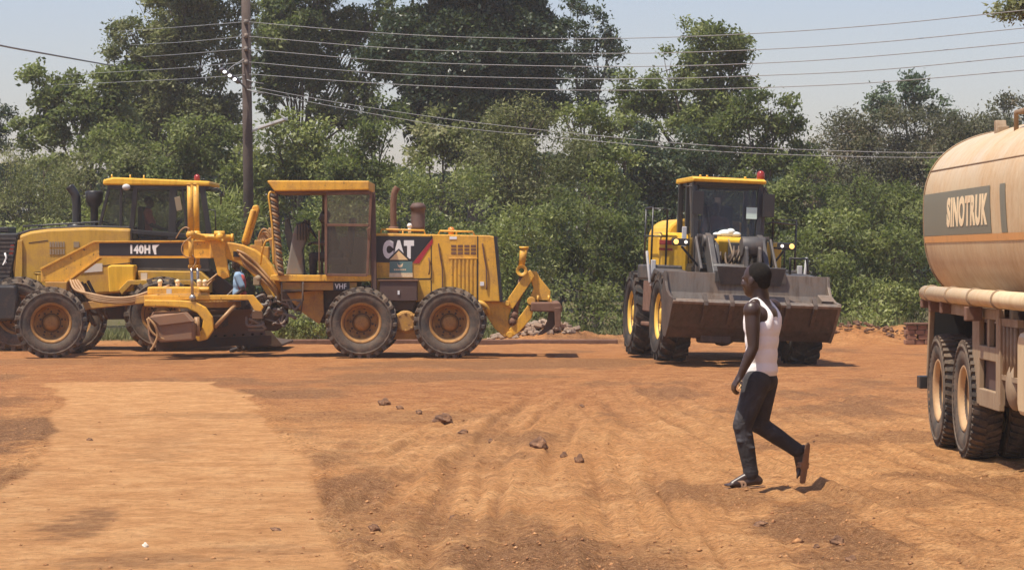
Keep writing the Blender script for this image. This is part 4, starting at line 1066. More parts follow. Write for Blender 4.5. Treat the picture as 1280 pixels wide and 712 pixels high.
def add_hand(m, wrist, d, palm, thumb, k=1.0, curl=.7):
    """d: towards the fingertips; palm: direction the palm faces; thumb: side the thumb is on."""
    w = Vector(wrist); d = Vector(d).normalized(); p = Vector(palm); p = (p - d*p.dot(d)).normalized(); t = d.cross(p)
    if t.dot(Vector(thumb)) < 0: t = -t
    M = Matrix((d, t, p)).transposed()
    m.ball(w + d*.045*k, (.050*k, .040*k, .017*k), M); m.ball(w + d*.07*k, (.022*k, .042*k, .015*k), M)
    m.capsule(w - d*.01, w + d*.03*k, .026*k, .024*k)
    for i, (off, ln) in enumerate(((.031, .072), (.010, .082), (-.011, .076), (-.031, .060))):
        a = w + d*.082*k + t*off*k; ang = 0; r = .0098*k
        for seg, part in enumerate((.42, .33, .25)):
            ang += curl*(.75 + .1*i) * (1.0 if seg else .8)
            q = d*math.cos(ang) + p*math.sin(ang) ; b = a + q*ln*part*k*1.05
            m.capsule(a, b, r, r*.88, 8); a = b; r *= .9
    a = w + d*.022*k + t*.026*k; b = a + (d*.55 + t*.8 + p*.25).normalized()*.036*k; c = b + (d*.85 + t*.15 + p*.5).normalized()*.030*k; e = c + (d*.7 - t*.25 + p*.65).normalized()*.026*k
    m.capsule(a, b, .015*k, .012*k, 8); m.capsule(b, c, .012*k, .0105*k, 8); m.capsule(c, e, .0105*k, .009*k, 8)

def figure(label, loc, J, fwd, head_fwd, shirt, trousers, shoe, s=1.0, vox=.013, sleeves=True, curl=.9):
    """Clothed figure from joint positions in metres about loc."""
    P = empty('person', loc); tag(P, label, 'person')
    f, l, u, M = basis(fwd)
    neck, chest, waist, hip = (Vector(J[k]) for k in ('neck', 'chest', 'waist', 'hip'))
    b = MB(); add_head(b, J['head'], head_fwd, s=s); b.capsule(Vector(J['head'])-V(0,0,.05), neck, .052*s, .06*s)
    b.ball(chest, (.10*s,.155*s,.19*s), M); b.ball(waist, (.09*s,.13*s,.16*s), M); b.ball(hip, (.11*s,.155*s,.12*s), M)
    sh = MB(); sh.ball(chest, (.118*s,.172*s,.20*s), M); sh.ball(waist, (.112*s,.15*s,.19*s), M); sh.ball(hip+u*.05, (.125*s,.165*s,.10*s), M); sh.capsule(chest+u*.10, neck-u*.03, .11*s, .075*s)
    tr = MB(); tr.ball(hip, (.125*s,.168*s,.125*s), M)
    for q in ('l', 'r'):
        so = MB()
        S, E, Wr = (Vector(J[k+q]) for k in ('sh', 'el', 'wr'))
        b.capsule(chest+u*.08, S, .07*s, .056*s); b.capsule(S, E, .053*s, .042*s); b.capsule(E, Wr, .040*s, .028*s)
        sh.capsule(chest+u*.09, S, .08*s, .068*s)
        if sleeves: sh.capsule(S, S.lerp(E, .75), .066*s, .060*s)
        d = J.get('hd'+q, (Wr-E).normalized()); add_hand(b, Wr, d, J.get('pd'+q, -u), f, s, curl)
        Hh, K, A = (Vector(J[k+q]) for k in ('hp', 'kn', 'an'))
        T = Vector(J['to'+q])
        for m_, e_ in ((b, 0), (tr, .016)):
            m_.capsule(Hh, K, (.085+e_)*s, (.056+e_)*s); m_.capsule(K, A if m_ is b else K.lerp(A, .96), (.054+e_)*s, (.036+e_*1.3)*s)
        b.capsule(A, T, .035*s, .03*s); b.ball(A-(T-A)*.22-V(0,0,.03)*0, .038*s)
        so.capsule(A+V(0,0,-.015)+(A-T).normalized()*.03, T+V(0,0,-.01), .046*s, .04*s)
        remesh(so, 'shoe', shoe, P, vox)
    body = remesh(b, 'body', 'skin', P, vox)
    remesh(sh, 'shirt', shirt, P, vox); remesh(tr, 'trousers', trousers, P, vox)
    hf, hl, hu, HM = basis(head_fwd); c = Vector(J['head'])
    h = MB(); h.ball(c+(hf*-.022+hu*.040)*s, (.094*s,.080*s,.088*s), HM, 20, 14); remesh(h, 'hair', 'hair', P, vox)
    return P

def seated(fx, fy, base, lean=0.0, hands=(.38, .30), s=1.0, kd=.42):
    """Joints of a person sitting at base (hip point) facing (fx, fy)."""
    f = Vector((fx, fy, 0)).normalized(); l = Vector((-f.y, f.x, 0)); u = Vector((0,0,1)); b = Vector(base)
    g = lambda a, c, h: tuple(b + (f*a + l*c + u*h)*s)
    J = dict(hip=g(0,0,0), waist=g(.02+lean*.2,0,.2), chest=g(.02+lean*.45,0,.40), neck=g(.03+lean*.6,0,.58), head=g(.06+lean*.7,0,.72))
    for q, sg in (('l', 1), ('r', -1)):
        J['sh'+q] = g(.02+lean*.5, .18*sg, .50); J['el'+q] = g(.14, .24*sg, .25); J['wr'+q] = g(hands[0], .14*sg, hands[1]); J['hp'+q] = g(.02, .09*sg, 0); J['kn'+q] = g(.42, .12*sg, .03); J['an'+q] = g(kd, .11*sg, -.38); J['to'+q] = g(kd+.17, .12*sg, -.43)
        J['hd'+q] = tuple(f*.8+u*.1); J['pd'+q] = (0,0,-1)
    return J

# --- drivers, placed in their cabs
HX = Vector((HL.X, 48.8, 0)); s_ = HL(183, 297, 0)
figure('driver in an orange shirt inside the cab of the loader behind the motor grader', HX, seated(1, 0, s_, hands=(.34, .18), s=.93), (1,0,0), (1,-.25,0), 'cloth_orange', 'cloth_dark', 'cloth_dark', .93)
GX = Vector((GR.X, 45.5, 0)); s_ = GR(421, 322, 0)
figure('driver in dark clothes seated behind the open door of the motor grader', GX, seated(-1, 0, s_, .22, hands=(.38, .26), s=1.0), (-1,0,0), (-1,-.1,-.1), 'cloth_dark', 'cloth_dark', 'cloth_dark', 1.0)
fl = front_loader.matrix_world.copy()
LM = Matrix.Translation(front_loader.location) @ Euler(front_loader.rotation_euler).to_matrix().to_4x4()
hp = LM @ Vector((-.05, 1.72, 1.93))
figure('driver in a maroon shirt behind the windscreen of the front loader', hp, seated(.12, -1, (0,0,0), .1, hands=(.34, .26), s=.9), (.12,-1,0), (.12,-1,0), 'cloth_maroon', 'cloth_dark', 'cloth_dark', .9)

# --- man standing behind the grader's blade
o_ = Vector(((299-640)/F*47.3, 47.3, 0))
def st(px, z, y=0.0): return ((px-299)/F*47.3, y, z)
J = dict(head=st(296.5,1.63), neck=st(298,1.47), chest=st(299,1.27,.0), waist=st(298,1.08), hip=st(299,.93),
         shl=st(298,1.40,-.19), ell=st(306,1.16,-.23), wrl=st(292,1.02,-.25), shr=st(300,1.40,.19), elr=st(292,1.16,.24), wrr=st(284,1.05,.18),
         hpl=st(299,.9,-.09), knl=st(296,.5,-.11), anl=st(300,.09,-.12), tol=st(290,.04,-.14), hpr=st(300,.9,.09), knr=st(303,.5,.12), anr=st(307,.09,.12), tor=st(297,.04,.12))
figure('person in a pale blue shirt standing behind the blade of the motor grader', o_, J, (-1,-.2,0), (-1,-.35,-.15), 'cloth_blue', 'cloth_dark', 'cloth_dark', 1.0)
c_ = MB(); 
sl_ = MB(); sl_.ball(Vector(st(302.5,1.27,-.05)), (.085,.165,.17)); sl_.ball(Vector(st(303.5,1.08,-.05)), (.08,.15,.07))
sv = remesh(sl_, 'red_vest', 'cloth_red', bpy.data.objects['person.003'] if 'person.003' in bpy.data.objects else None, .013)

# --- the walking man
def make_walker():
    Y = 19.5; k = 164.0
    P = empty('person', ((948-640)/F*Y, Y, 0))
    tag(P, 'man in a white sleeveless vest and dark jeans walking across the red dirt', 'person')
    def j(px, py, y=0.0): return V((px-948)/k, y, H-(py-HY)/k)
    fwd = (-.88, .47, 0); f, l, u, M = basis(fwd)      # l points to his left, towards the viewer
    hf = (-.80, .60, 0); hc = j(945.5, 354, .02)
    b = MB(); add_head(b, hc, hf, s=1.12)
    neck = j(951, 379, .02); chest = j(953, 408, .0); waist = j(952, 446, .0); hip = j(952, 474, .0)
    b.capsule(hc+V(.02,0,-.03), neck+V(0,0,-.02), .066, .074); b.capsule(neck, chest+u*.08, .070, .095)
    b.capsule(neck+u*-.015, neck+l*.12-u*.03, .05, .045); b.capsule(neck+u*-.015, neck-l*.12-u*.03, .05, .045)
    b.ball(chest, (.118,.168,.15), M, 20, 14); b.ball(chest+u*.06, (.112,.172,.10), M, 20, 14); b.ball(waist, (.10,.132,.17), M, 20, 14); b.ball(hip, (.105,.14,.11), M, 20, 14)
    SL, EL, WL = j(937.5,391,-.178), j(938.5,436,-.215), j(922.5,471,-.21)
    SR, ER, WR = j(969,389,.178), j(962,434,.20), j(936,472,.06)
    for S, E, Wp in ((SL, EL, WL), (SR, ER, WR)):
        b.ball(S, (.070,.070,.074)); b.capsule(S, S.lerp(E,.45), .060, .057); b.capsule(S.lerp(E,.45), E, .057, .042); b.capsule(E, E.lerp(Wp,.3), .041, .044); b.capsule(E.lerp(Wp,.3), Wp, .044, .027)
    add_hand(b, WL, (-.55,.05,-.84), (.75,.25,-.5), (-.6,.5,0), 1.08, .75)
    add_hand(b, WR, (-.65,-.25,-.7), (.6,.2,-.7), (0,-.5,.8), 1.0, .95)
    legs = {'near': (j(945,480,-.085), j(926.5,534,-.11), j(937.5,594,-.11)), 'far': (j(957,480,.085), j(950,534,.08), j(998.5,567,.09))}
    for Hh, K, A in legs.values():
        b.capsule(Hh, K, .082, .054); b.capsule(K, A, .052, .034)
    # feet with toes
    A = legs['near'][2]; heel = j(947,604,-.11); ball = j(914,606.5,-.13)
    b.capsule(A, heel+V(0,0,.01), .036, .033); b.capsule(heel+V(0,0,.012), ball, .032, .027); b.capsule(A+V(-.02,0,-.01), ball+V(0,0,.005), .034, .024)
    for i in range(5): b.capsule(ball+V(0,.03-.016*i,0), ball+V(-.055+.006*i,.035-.018*i,-.006), .0125-.001*i, .010, 8)
    A2 = legs['far'][2]; heel2 = j(1006,565,.09); ball2 = j(1002,594,.09)
    b.capsule(A2, heel2, .036, .033); b.capsule(heel2, ball2, .032, .030); b.capsule(A2+V(0,0,-.02), ball2, .034, .026)
    for i in range(5): b.capsule(ball2+V(-.01,.035-.017*i,0), ball2+V(-.018,.038-.018*i,-.048+.005*i), .0125-.001*i, .010, 8)
    remesh(b, 'body', 'skin', P, .0075, 3)
    h = MB(); hF, hL, hU, HM = basis(hf); h.ball(hc+hF*-.024+hU*.042, (.103,.089,.100), HM, 24, 16); h.ball(hc+hF*-.067+hU*-.012, (.050,.067,.056), HM); remesh(h, 'hair', 'hair', P, .008, 3)
    # vest: torso shell plus straps over each shoulder, scooped neck and armholes
    v = MB(); v.ball(chest-u*.035, (.131,.178,.14), M, 24, 16); v.ball(chest.lerp(waist,.5), (.124,.166,.17), M, 24, 16); v.ball(waist, (.119,.152,.17), M, 24, 16); v.ball(hip+u*.06, (.120,.152,.13), M, 24, 16); v.ball(hip+u*.05, (.124,.154,.07), M, 24, 16)
    for q, s0 in ((1, SL), (-1, SR)):
        top = neck + l*.088*q - u*.012
        back = [chest + l*.085*q - f*.092 - u*.03, chest + l*.080*q - f*.098 + u*.05, neck + l*.084*q - f*.066 - u*.055, top + u*.010, neck + l*.090*q + f*.055 - u*.05, chest + l*.09*q + f*.092 + u*.03, chest + l*.09*q + f*.09 - u*.04]
        sp = spline(back, 5)
        for a_, b_ in zip(sp[:-1], sp[1:]): v.capsule(a_, b_, .027, .027, 8)
    v.ball(chest - f*.036 + u*.03, (.080,.11,.10), M)
    remesh(v, 'vest', 'cloth_white', P, .0075, 5)
    # jeans with a waistband and folds at the knee
    t = MB(); t.ball(hip-u*.02, (.116,.146,.10), M, 24, 16)
    for nm, (Hh, K, A) in legs.items():
        mid = K.lerp(A, .5)
        t.capsule(Hh, K, .106, .075); t.capsule(K, mid, .071, .066); t.capsule(mid, K.lerp(A,.93), .065, .056); t.capsule(K.lerp(A,.88), K.lerp(A,1.0), .058, .057)
        for q in range(4): t.ball(K.lerp(A, .06+.13*q)+V(-.02*(-1)**q,-.035,.0), (.05,.035,.018))
        t.ball(K.lerp(A,.95), (.062,.060,.02))
    remesh(t, 'jeans', 'jeans', P, .0075, 3)
    # pocket rims
    # sandals
    for nm, (hh, bb, up_) in {'a': (heel, ball, V(0,0,1)), 'b': (heel2, ball2, V(-.72,.68,.1))}.items():
        d = (bb-hh).normalized(); sd = d.cross(up_).normalized(); Mx = Matrix((d, sd, d.cross(sd)*-1)).transposed()
        if Mx.determinant() < 0: Mx = Matrix((d, -sd, d.cross(sd)*-1)).transposed()
        upn = (up_ - d*up_.dot(d)).normalized()
        m = MB(); c0 = hh - d*.035 - upn*.036; L_ = .275
        for tt, wd in ((0,.030),(.12,.036),(.35,.034),(.6,.041),(.8,.046),(.93,.036)): m.ball(c0+d*(L_*tt+.01), (.030, wd, .010), Mx)
        for tt in [i/12 for i in range(13)]:
            wd = .034+.012*math.sin(tt*2.6); m.ball(c0+d*(L_*tt+.005), (.022, wd, .010), Mx)
        for a0, a1 in ((.62,.78),(.52,.68)):
            pts = [c0+d*L_*a0+sd*.044, c0+d*L_*(a0+.02)+sd*.030+upn*.045, c0+d*L_*(a1)+upn*.062*1.0, c0+d*L_*(a0+.02)-sd*.030+upn*.045, c0+d*L_*a0-sd*.044]
            sp = spline(pts, 5)
            for a_, b_ in zip(sp[:-1], sp[1:]): m.capsule(a_, b_, .010, .010, 6)
        remesh(m, 'sandal', 'sandal', P, .0065, 2)
    add_eyes(P, hc, hf, 1.12)
    # keys on a ring in his right hand
    kb = MB(); c = WR + V(-.055,-.03,-.06)
    ring = [c+V(math.cos(a)*.016, -.01, math.sin(a)*.016) for a in [i*math.pi/6 for i in range(13)]]
    kb.tube(ring, .003, 6, caps=False)
    kb.bar(c+V(.0,-.015,-.016), c+V(.03,-.02,-.03), .012,.006); kb.bar(c+V(0,-.015,-.016), c+V(-.02,-.02,-.045), .012,.006); kb.box(c.x+.01,c.x+.03,c.y-.03,c.y-.02,c.z-.01,c.z+.012)
    kr = kb.build('key_ring', 'logo_yellow', None, 0, None); kr.location = P.location; tag(kr, 'small pale bunch of keys held in the walking man\'s hand', 'keys')
    return P
walker = make_walker()
# ================================================================== ground
def vnoise(x, y, seed):
    """Smooth value noise on arrays."""
    r = np.random.default_rng(seed).random((256, 256))
    xi, yi = np.floor(x).astype(int), np.floor(y).astype(int); fx, fy = x-xi, y-yi
    fx, fy = fx*fx*(3-2*fx), fy*fy*(3-2*fy)
    a, b, c, d = r[xi & 255, yi & 255], r[(xi+1) & 255, yi & 255], r[xi & 255, (yi+1) & 255], r[(xi+1) & 255, (yi+1) & 255]
    return (a*(1-fx)+b*fx)*(1-fy)+(c*(1-fx)+d*fx)*fy
def fbm(x, y, seed, o=4, g=.5):
    t = 0; a = 1; s = 0
    for k in range(o):
        t = t + a*vnoise(x*2**k+17.3*k, y*2**k+9.1*k, seed+k); s += a; a *= g
    return t/s
def smooth(e0, e1, v):
    t = np.clip((v-e0)/(e1-e0), 0, 1); return t*t*(3-2*t)
def poly_dist(px, py, pts):
    """Signed distance (negative inside) of points to a polygon, in metres."""
    d = np.full(px.shape, 1e9); inside = np.zeros(px.shape, bool); n = len(pts)
    for i in range(n):
        (x0, y0), (x1, y1) = pts[i], pts[(i+1) % n]
        t = np.clip(((px-x0)*(x1-x0)+(py-y0)*(y1-y0))/((x1-x0)**2+(y1-y0)**2+1e-9), 0, 1)
        d = np.minimum(d, np.hypot(px-x0-t*(x1-x0), py-y0-t*(y1-y0)))
        c = ((y0 > py) != (y1 > py)) & (px < (x1-x0)*(py-y0)/(y1-y0+1e-12)+x0); inside ^= c
    return np.where(inside, -d, d)
def line_dist(px, py, pts):
    """Distance to a polyline, side offset and arc length."""
    d = np.full(px.shape, 1e9); sg = np.zeros(px.shape); al = np.zeros(px.shape); acc = 0
    for (x0, y0), (x1, y1) in zip(pts[:-1], pts[1:]):
        L_ = math.hypot(x1-x0, y1-y0); t = np.clip(((px-x0)*(x1-x0)+(py-y0)*(y1-y0))/(L_*L_), 0, 1)
        q = np.hypot(px-x0-t*(x1-x0), py-y0-t*(y1-y0)); cr = ((px-x0)*(y1-y0)-(py-y0)*(x1-x0))/L_
        m = q < d; d = np.where(m, q, d); sg = np.where(m, np.sign(cr)*q, sg); al = np.where(m, acc+t*L_, al); acc += L_
    return d, sg, al
def gpoly(pts): return [ground_at(a, b) for a, b in pts]
def gspl(pts):
    g_ = [Vector((*ground_at(a, b), 0)) for a, b in pts]; return [(p.x, p.y) for p in spline(g_, 6)]

PAVE = gpoly([(66,477),(272,477),(300,496),(340,532),(380,575),(402,622),(428,680),(470,760),(-60,760),(-40,640),(8,612),(40,590),(62,545),(70,510)])
TRACKS = [   # centre line in photo pixels, half gauge, width, strength
    (gspl([(470,800),(560,700),(622,620),(668,550),(740,505),(830,470),(930,446)]), .95, .42, 1.0),
    (gspl([(760,800),(770,700),(748,620),(742,560),(770,505),(840,468),(990,446)]), .95, .40, .9),
    (gspl([(1500,760),(1290,668),(1120,600),(980,548),(880,505),(842,474),(860,452)]), .95, .42, .9),
    (gspl([(1500,640),(1290,575),(1150,530),(1030,496),(930,468),(820,452)]), .95, .42, .8),
    (gspl([(-60,472),(150,462),(400,458),(640,462),(900,468),(1140,476),(1400,490)]), .9, .4, .7),
    (gspl([(300,520),(470,500),(640,486),(780,470),(1000,452)]), .9, .4, .5),
    (gspl([(-100,455),(200,452),(600,452),(1000,446),(1300,448)]), .9, .5, .6),
]
DARKS = [  # loose darker soil: centre px, radii in metres, strength
    ((690,694),(.7,1.3),.9), ((640,660),(.3,.9),.6), ((770,700),(.5,1.2),.6), ((345,492),(1.0,1.3),.8), ((20,540),(1.0,3.2),1.0), ((0,600),(.5,1.4),.7), ((440,612),(.30,1.7),.8), ((410,575),(.2,.8),.6),
    ((545,660),(.25,1.2),.7), ((1040,660),(.45,1.7),.9), ((1065,705),(.4,.8),.8), ((98,655),(.22,.9),.8), ((180,700),(.5,.35),.7), ((550,470),(1.6,1.6),.7), ((650,455),(2.2,1.8),.8),
    ((840,490),(.5,1.6),.7), ((480,520),(1.2,1.2),.4), ((1110,545),(.9,.9),.6), ((1220,600),(.7,.8),.7), ((720,452),(2,1.5),.8), ((470,640),(.5,.9),.5), ((1120,620),(.6,.8),.5), ((60,452),(3,1.2),.5),
]
def ground_fields(x, y):
    near = np.exp(-((y-12)/40.0)**2)
    big = fbm(x*.35, y*.22, 3, 4); mid = fbm(x*1.7, y*1.3, 21, 4); fine = fbm(x*9, y*9, 44, 3)
    z = (big-.5)*.05 + (mid-.5)*.022 + (fine-.5)*.018
    warp = (fbm(x*.9, y*.6, 61, 4)-.5)
    d = poly_dist(x+warp*.22, y+warp*1.6+(mid-.5)*.5, PAVE)
    pave = 1-smooth(-.05, .04, d+ (mid-.5)*.08)
    pale = pave*.9; 
    z = z*(1-pave*.75) + pave*.012
    edge = np.exp(-((d-.10)/.10)**2)*(y < 34); z += edge*.03*(fine+.2)
    zt = np.zeros_like(x); tp = np.zeros_like(x); ridge = np.zeros_like(x)
    lin = np.zeros_like(x)
    for ti, (pts, hg, w, st_) in enumerate(TRACKS):
        dd, sg, al = line_dist(x, y, pts)
        wt = np.exp(-(dd/1.7)**4)*st_; lin = np.where(wt > .02, lin*(1-wt)+wt*((fbm(sg*8+ti*31, al*.14, 500+ti, 4, .65)-.5)*2), lin)
        wob = (fbm(al*.6, sg*0+3.3, 91, 3)-.5)*.25
        for q in (-1, 1):
            a = np.abs(sg+wob-q*hg)
            core = np.exp(-(a/(w*.5))**4); lip = np.exp(-((a-w*.62)/.09)**2)
            br = smooth(.38, .6, fbm(x*.5+q*7, y*.35, 120+int(st_*10), 3))
            zt += -core*.028*st_*br + lip*.022*st_*br
            tp = np.maximum(tp, core*st_*(.35+.65*br)); dkl = np.exp(-((a-w*.56)/.05)**2)*br*st_; lin = np.minimum(lin, lin*(1-dkl)-dkl*.75); ridge += core*br*st_*np.tanh(2.5*np.sin(al*2*math.pi/.26+np.abs(sg-q*hg)*9))*.006
        off = 1-pave; z += lin*.013*off
    z += (zt*.85+ridge)*off*.85
    dk = np.zeros_like(x)
    for (px, py), (rx, ry), s__ in DARKS:
        cx, cy = ground_at(px, py); q = ((x-cx)/rx)**2+((y-cy)/ry)**2
        dk = np.maximum(dk, s__*(1-smooth(.35, 1.5, q+(mid-.5)*2.2+(fine-.5)*1.2)))
    dk = dk*(1-pave*.88)
    for (px, py), (rx, ry), s__ in (((98,655),(.20,1.0),.8), ((185,702),(.45,.35),.6), ((250,520),(.7,.5),.35), ((330,690),(.4,.3),.4), ((210,560),(.3,1.6),.25)):
        cx, cy = ground_at(px, py); q = ((x-cx)/rx)**2+((y-cy)/ry)**2; dk = np.maximum(dk, s__*(1-smooth(.2, 2.0, q+(mid-.5)*3+(fine-.5)*2.5)))
    dk2 = smooth(.55, .72, fbm(x*.8+5, y*.42, 200, 5, .6))*.75
    dk = np.maximum(dk, dk2*(1-tp*.5)*(1-pave*.9))
    z += dk*(fbm(x*11, y*11, 301, 3, .7)-.4)*.042*(1-pave*.6)
    pale = np.maximum(pale, tp*off*.75*(1-dk*.7)); pale = pale+np.clip(lin,0,1)*.9*off; dk = np.maximum(dk, np.clip(-lin-.18,0,1)*1.3*off)
    pale = np.maximum(pale, smooth(.5,.68, fbm(x*.45+3, y*.3+8, 77, 4))*.7*(1-dk))
    pale = np.maximum(pale, (1-smooth(25, 34, y))*(.12+.75*big)*(1-dk*.9)*off)
    pale *= 1-smooth(24, 36, y)*.85*(1-pave)                          # the far yard is redder, less trafficked soil
    # grader and loader stand on flattened soil; dip under the loader's right wheel
    for cx, cy, dz in ((5.0, 43.4, .07),(5.0,46.2,.07)): z -= dz*np.exp(-((x-cx)/.9)**2-((y-cy)/1.6)**2)
    # low berm of pushed soil at the far edge, and the verge behind
    bx_ = (x > 2.2)*1.0
    berm = np.exp(-((y-53.0-(big-.5)*2)/1.1)**2)*(.16+.22*mid)*smooth(1.5,3.5,x)
    berm += np.exp(-((y-53.3)/1.2)**2-((x-.8)/1.0)**2)*.32*(.6+.6*fine)
    z += berm*1.1
    gr = smooth(52.6, 54.2, y+(mid-.5)*2.2-.4)
    z = z*(1-smooth(30,42,y)*.7*(1-smooth(49,51.5,y)))
    damp = smooth(25, 33, y+(big-.5)*6)*(1-smooth(49, 52, y)*.5)
    return z, np.clip(pale,0,1), np.clip(dk,0,1), np.clip(gr,0,1), np.clip(pave,0,1), np.clip(damp*(1-pave)*(.55+.6*mid),0,1)

def ground_height(x, y):
    return float(ground_fields(np.array([x], float), np.array([y], float))[0][0])

def make_ground():
    xs = [-160,-90,-50,-30,-22,-17] + list(np.arange(-13.5, 13.5, .036)) + [14.5,17,22,30,50,90,160]
    ys = [-20,-5,2,6,9,11]; y = 12.4
    while y < 60: ys.append(y); y += max(.034, y*y/5664*.62)
    ys += [63,68,76,90,110,140,200]
    X, Yg = np.meshgrid(np.array(xs), np.array(ys)); x, y = X.ravel(), Yg.ravel()
    z, pale, dk, gr, pave, damp = ground_fields(x, y)
    fade = (1-smooth(13.5, 22, np.abs(x)))*smooth(6, 12, y)
    z = z*np.where(fade > 0, fade, 0)
    nx, ny = len(xs), len(ys)
    me = bpy.data.meshes.new('ground'); me.vertices.add(nx*ny); me.vertices.foreach_set('co', np.stack([x, y, z], 1).ravel())
    i = (np.arange(ny-1)[:, None]*nx + np.arange(nx-1)[None, :]).ravel()
    q = np.stack([i, i+1, i+nx+1, i+nx], 1)
    me.loops.add(q.size); me.polygons.add(len(q)); me.loops.foreach_set('vertex_index', q.ravel().astype(np.int32))
    me.polygons.foreach_set('loop_start', (np.arange(len(q))*4).astype(np.int32)); me.polygons.foreach_set('use_smooth', np.ones(len(q), bool))
    me.update(); me.validate()
    for nm, a in (('compact', pale), ('loose', dk), ('verge', gr), ('graded', pave), ('damp', damp)):
        at = me.attributes.new(nm, 'FLOAT', 'POINT'); at.data.foreach_set('value', a.astype(np.float32))
    m, nt, b = _nt('laterite')
    tc = nt.nodes.new('ShaderNodeTexCoord'); v = tc.outputs['Object']
    def att(n): a = nt.nodes.new('ShaderNodeAttribute'); a.attribute_name = n; return a.outputs['Fac']
    n_big = noise(nt, v, .35, 5, .6, .4); n_mid = noise(nt, v, 2.2, 6, .65, .3); n_fine = noise(nt, v, 26, 5, .7); n_grit = noise(nt, v, 95, 3, .75)
    mp = nt.nodes.new('ShaderNodeMapping'); nt.links.new(v, mp.inputs[0]); mp.inputs['Scale'].default_value = (.8, 1.7, 1); mp.inputs['Rotation'].default_value = (0,0,R(6))
    n_str = noise(nt, mp.outputs[0], 1.6, 6, .65, .8)
    base = ramp(nt, n_mid, [(.30, (.41,.168,.055)), (.5, (.56,.262,.088)), (.72, (.68,.36,.130))])
    base = mixc(nt, ramp(nt, n_big, [(.35,(0,0,0)),(.7,(1,1,1))]), base, (.52,.21,.058))
    palec = ramp(nt, n_mid, [(.28, (.58,.275,.100)), (.5, (.69,.35,.138)), (.74, (.79,.445,.195))])
    darkc = ramp(nt, n_fine, [(.3, (.10,.046,.020)), (.5, (.23,.105,.042)), (.7, (.42,.20,.085))])
    base = mixc(nt, att('damp'), base, ramp(nt, n_mid, [(.3,(.35,.128,.040)),(.5,(.45,.178,.058)),(.72,(.54,.24,.085))]))
    fp = mathn(nt, 'ADD', att('compact'), mathn(nt, 'MULTIPLY', mathn(nt, 'SUBTRACT', n_mid, .5), .7), True)
    c = mixc(nt, fp, base, palec)
    # dragged streaks on the graded strip and tracks
    sf = mathn(nt, 'MULTIPLY', ramp(nt, n_str, [(.50,(0,0,0)),(.70,(1,1,1))]), mathn(nt, 'SUBTRACT', .20, mathn(nt, 'MULTIPLY', att('graded'), .15)))
    c = mixc(nt, sf, c, (.42,.17,.052))
    ld = mathn(nt, 'MULTIPLY', att('loose'), mathn(nt, 'ADD', n_fine, .42), True)
    c = mixc(nt, ld, c, darkc)
    gfac = mathn(nt, 'SUBTRACT', 1.0, mathn(nt, 'MULTIPLY', att('graded'), .72))
    c = mixc(nt, gfac, c, ramp(nt, n_fine, [(.36,(.66,.61,.57)),(.5,(.96,.96,.96)),(.64,(1.18,1.2,1.2))]), 'MULTIPLY')
    c = mixc(nt, 1.0, c, ramp(nt, noise(nt, v, 7, 5, .75), [(.34,(.78,.72,.68)),(.5,(1,1,1)),(.66,(1.1,1.14,1.18))]), 'MULTIPLY')
    # small pale and dark grit
    c = mixc(nt, mathn(nt, 'MULTIPLY', ramp(nt, n_grit, [(.55,(0,0,0)),(.62,(1,1,1))]), mathn(nt, 'MULTIPLY', gfac, .6)), c, (.78,.50,.26))
    c = mixc(nt, mathn(nt, 'MULTIPLY', ramp(nt, n_fine, [(.34,(1,1,1)),(.46,(0,0,0))]), mathn(nt, 'MULTIPLY', gfac, .5)), c, (.24,.10,.038))
    vo = nt.nodes.new('ShaderNodeTexVoronoi'); vo.inputs['Scale'].default_value = 16; nt.links.new(v, vo.inputs['Vector'])
    c = mixc(nt, mathn(nt, 'MULTIPLY', ramp(nt, vo.outputs['Distance'], [(.05,(1,1,1)),(.14,(0,0,0))]), mathn(nt,'MULTIPLY',ramp(nt, n_mid,[(.45,(0,0,0)),(.6,(1,1,1))]),.5)), c, (.16,.075,.04))
    grc = ramp(nt, n_mid, [(.3,(.10,.085,.035)),(.55,(.14,.12,.05)),(.75,(.22,.15,.08))])
    c = mixc(nt, att('verge'), c, grc)
    nt.links.new(c, b.inputs['Base Color']); b.inputs['Roughness'].default_value = .95; b.inputs['Specular IOR Level'].default_value = .2
    hgt = mathn(nt, 'ADD', mathn(nt, 'MULTIPLY', n_fine, .6), mathn(nt, 'MULTIPLY', n_grit, .6))
    hgt = mathn(nt, 'ADD', hgt, mathn(nt, 'MULTIPLY', n_str, .25))
    bp = nt.nodes.new('ShaderNodeBump'); bp.inputs['Strength'].default_value = 1.0; bp.inputs['Distance'].default_value = .06
    nt.links.new(hgt, bp.inputs['Height']); nt.links.new(bp.outputs[0], b.inputs['Normal'])
    MATS['laterite'] = m; me.materials.append(m)
    o = bpy.data.objects.new('ground', me); COL.objects.link(o); o['kind'] = 'structure'
    return o
ground = make_ground()

_fz = ground_height(1.737, 19.39)
for _o in (walker, bpy.data.objects['key_ring']): _o.location.z += _fz
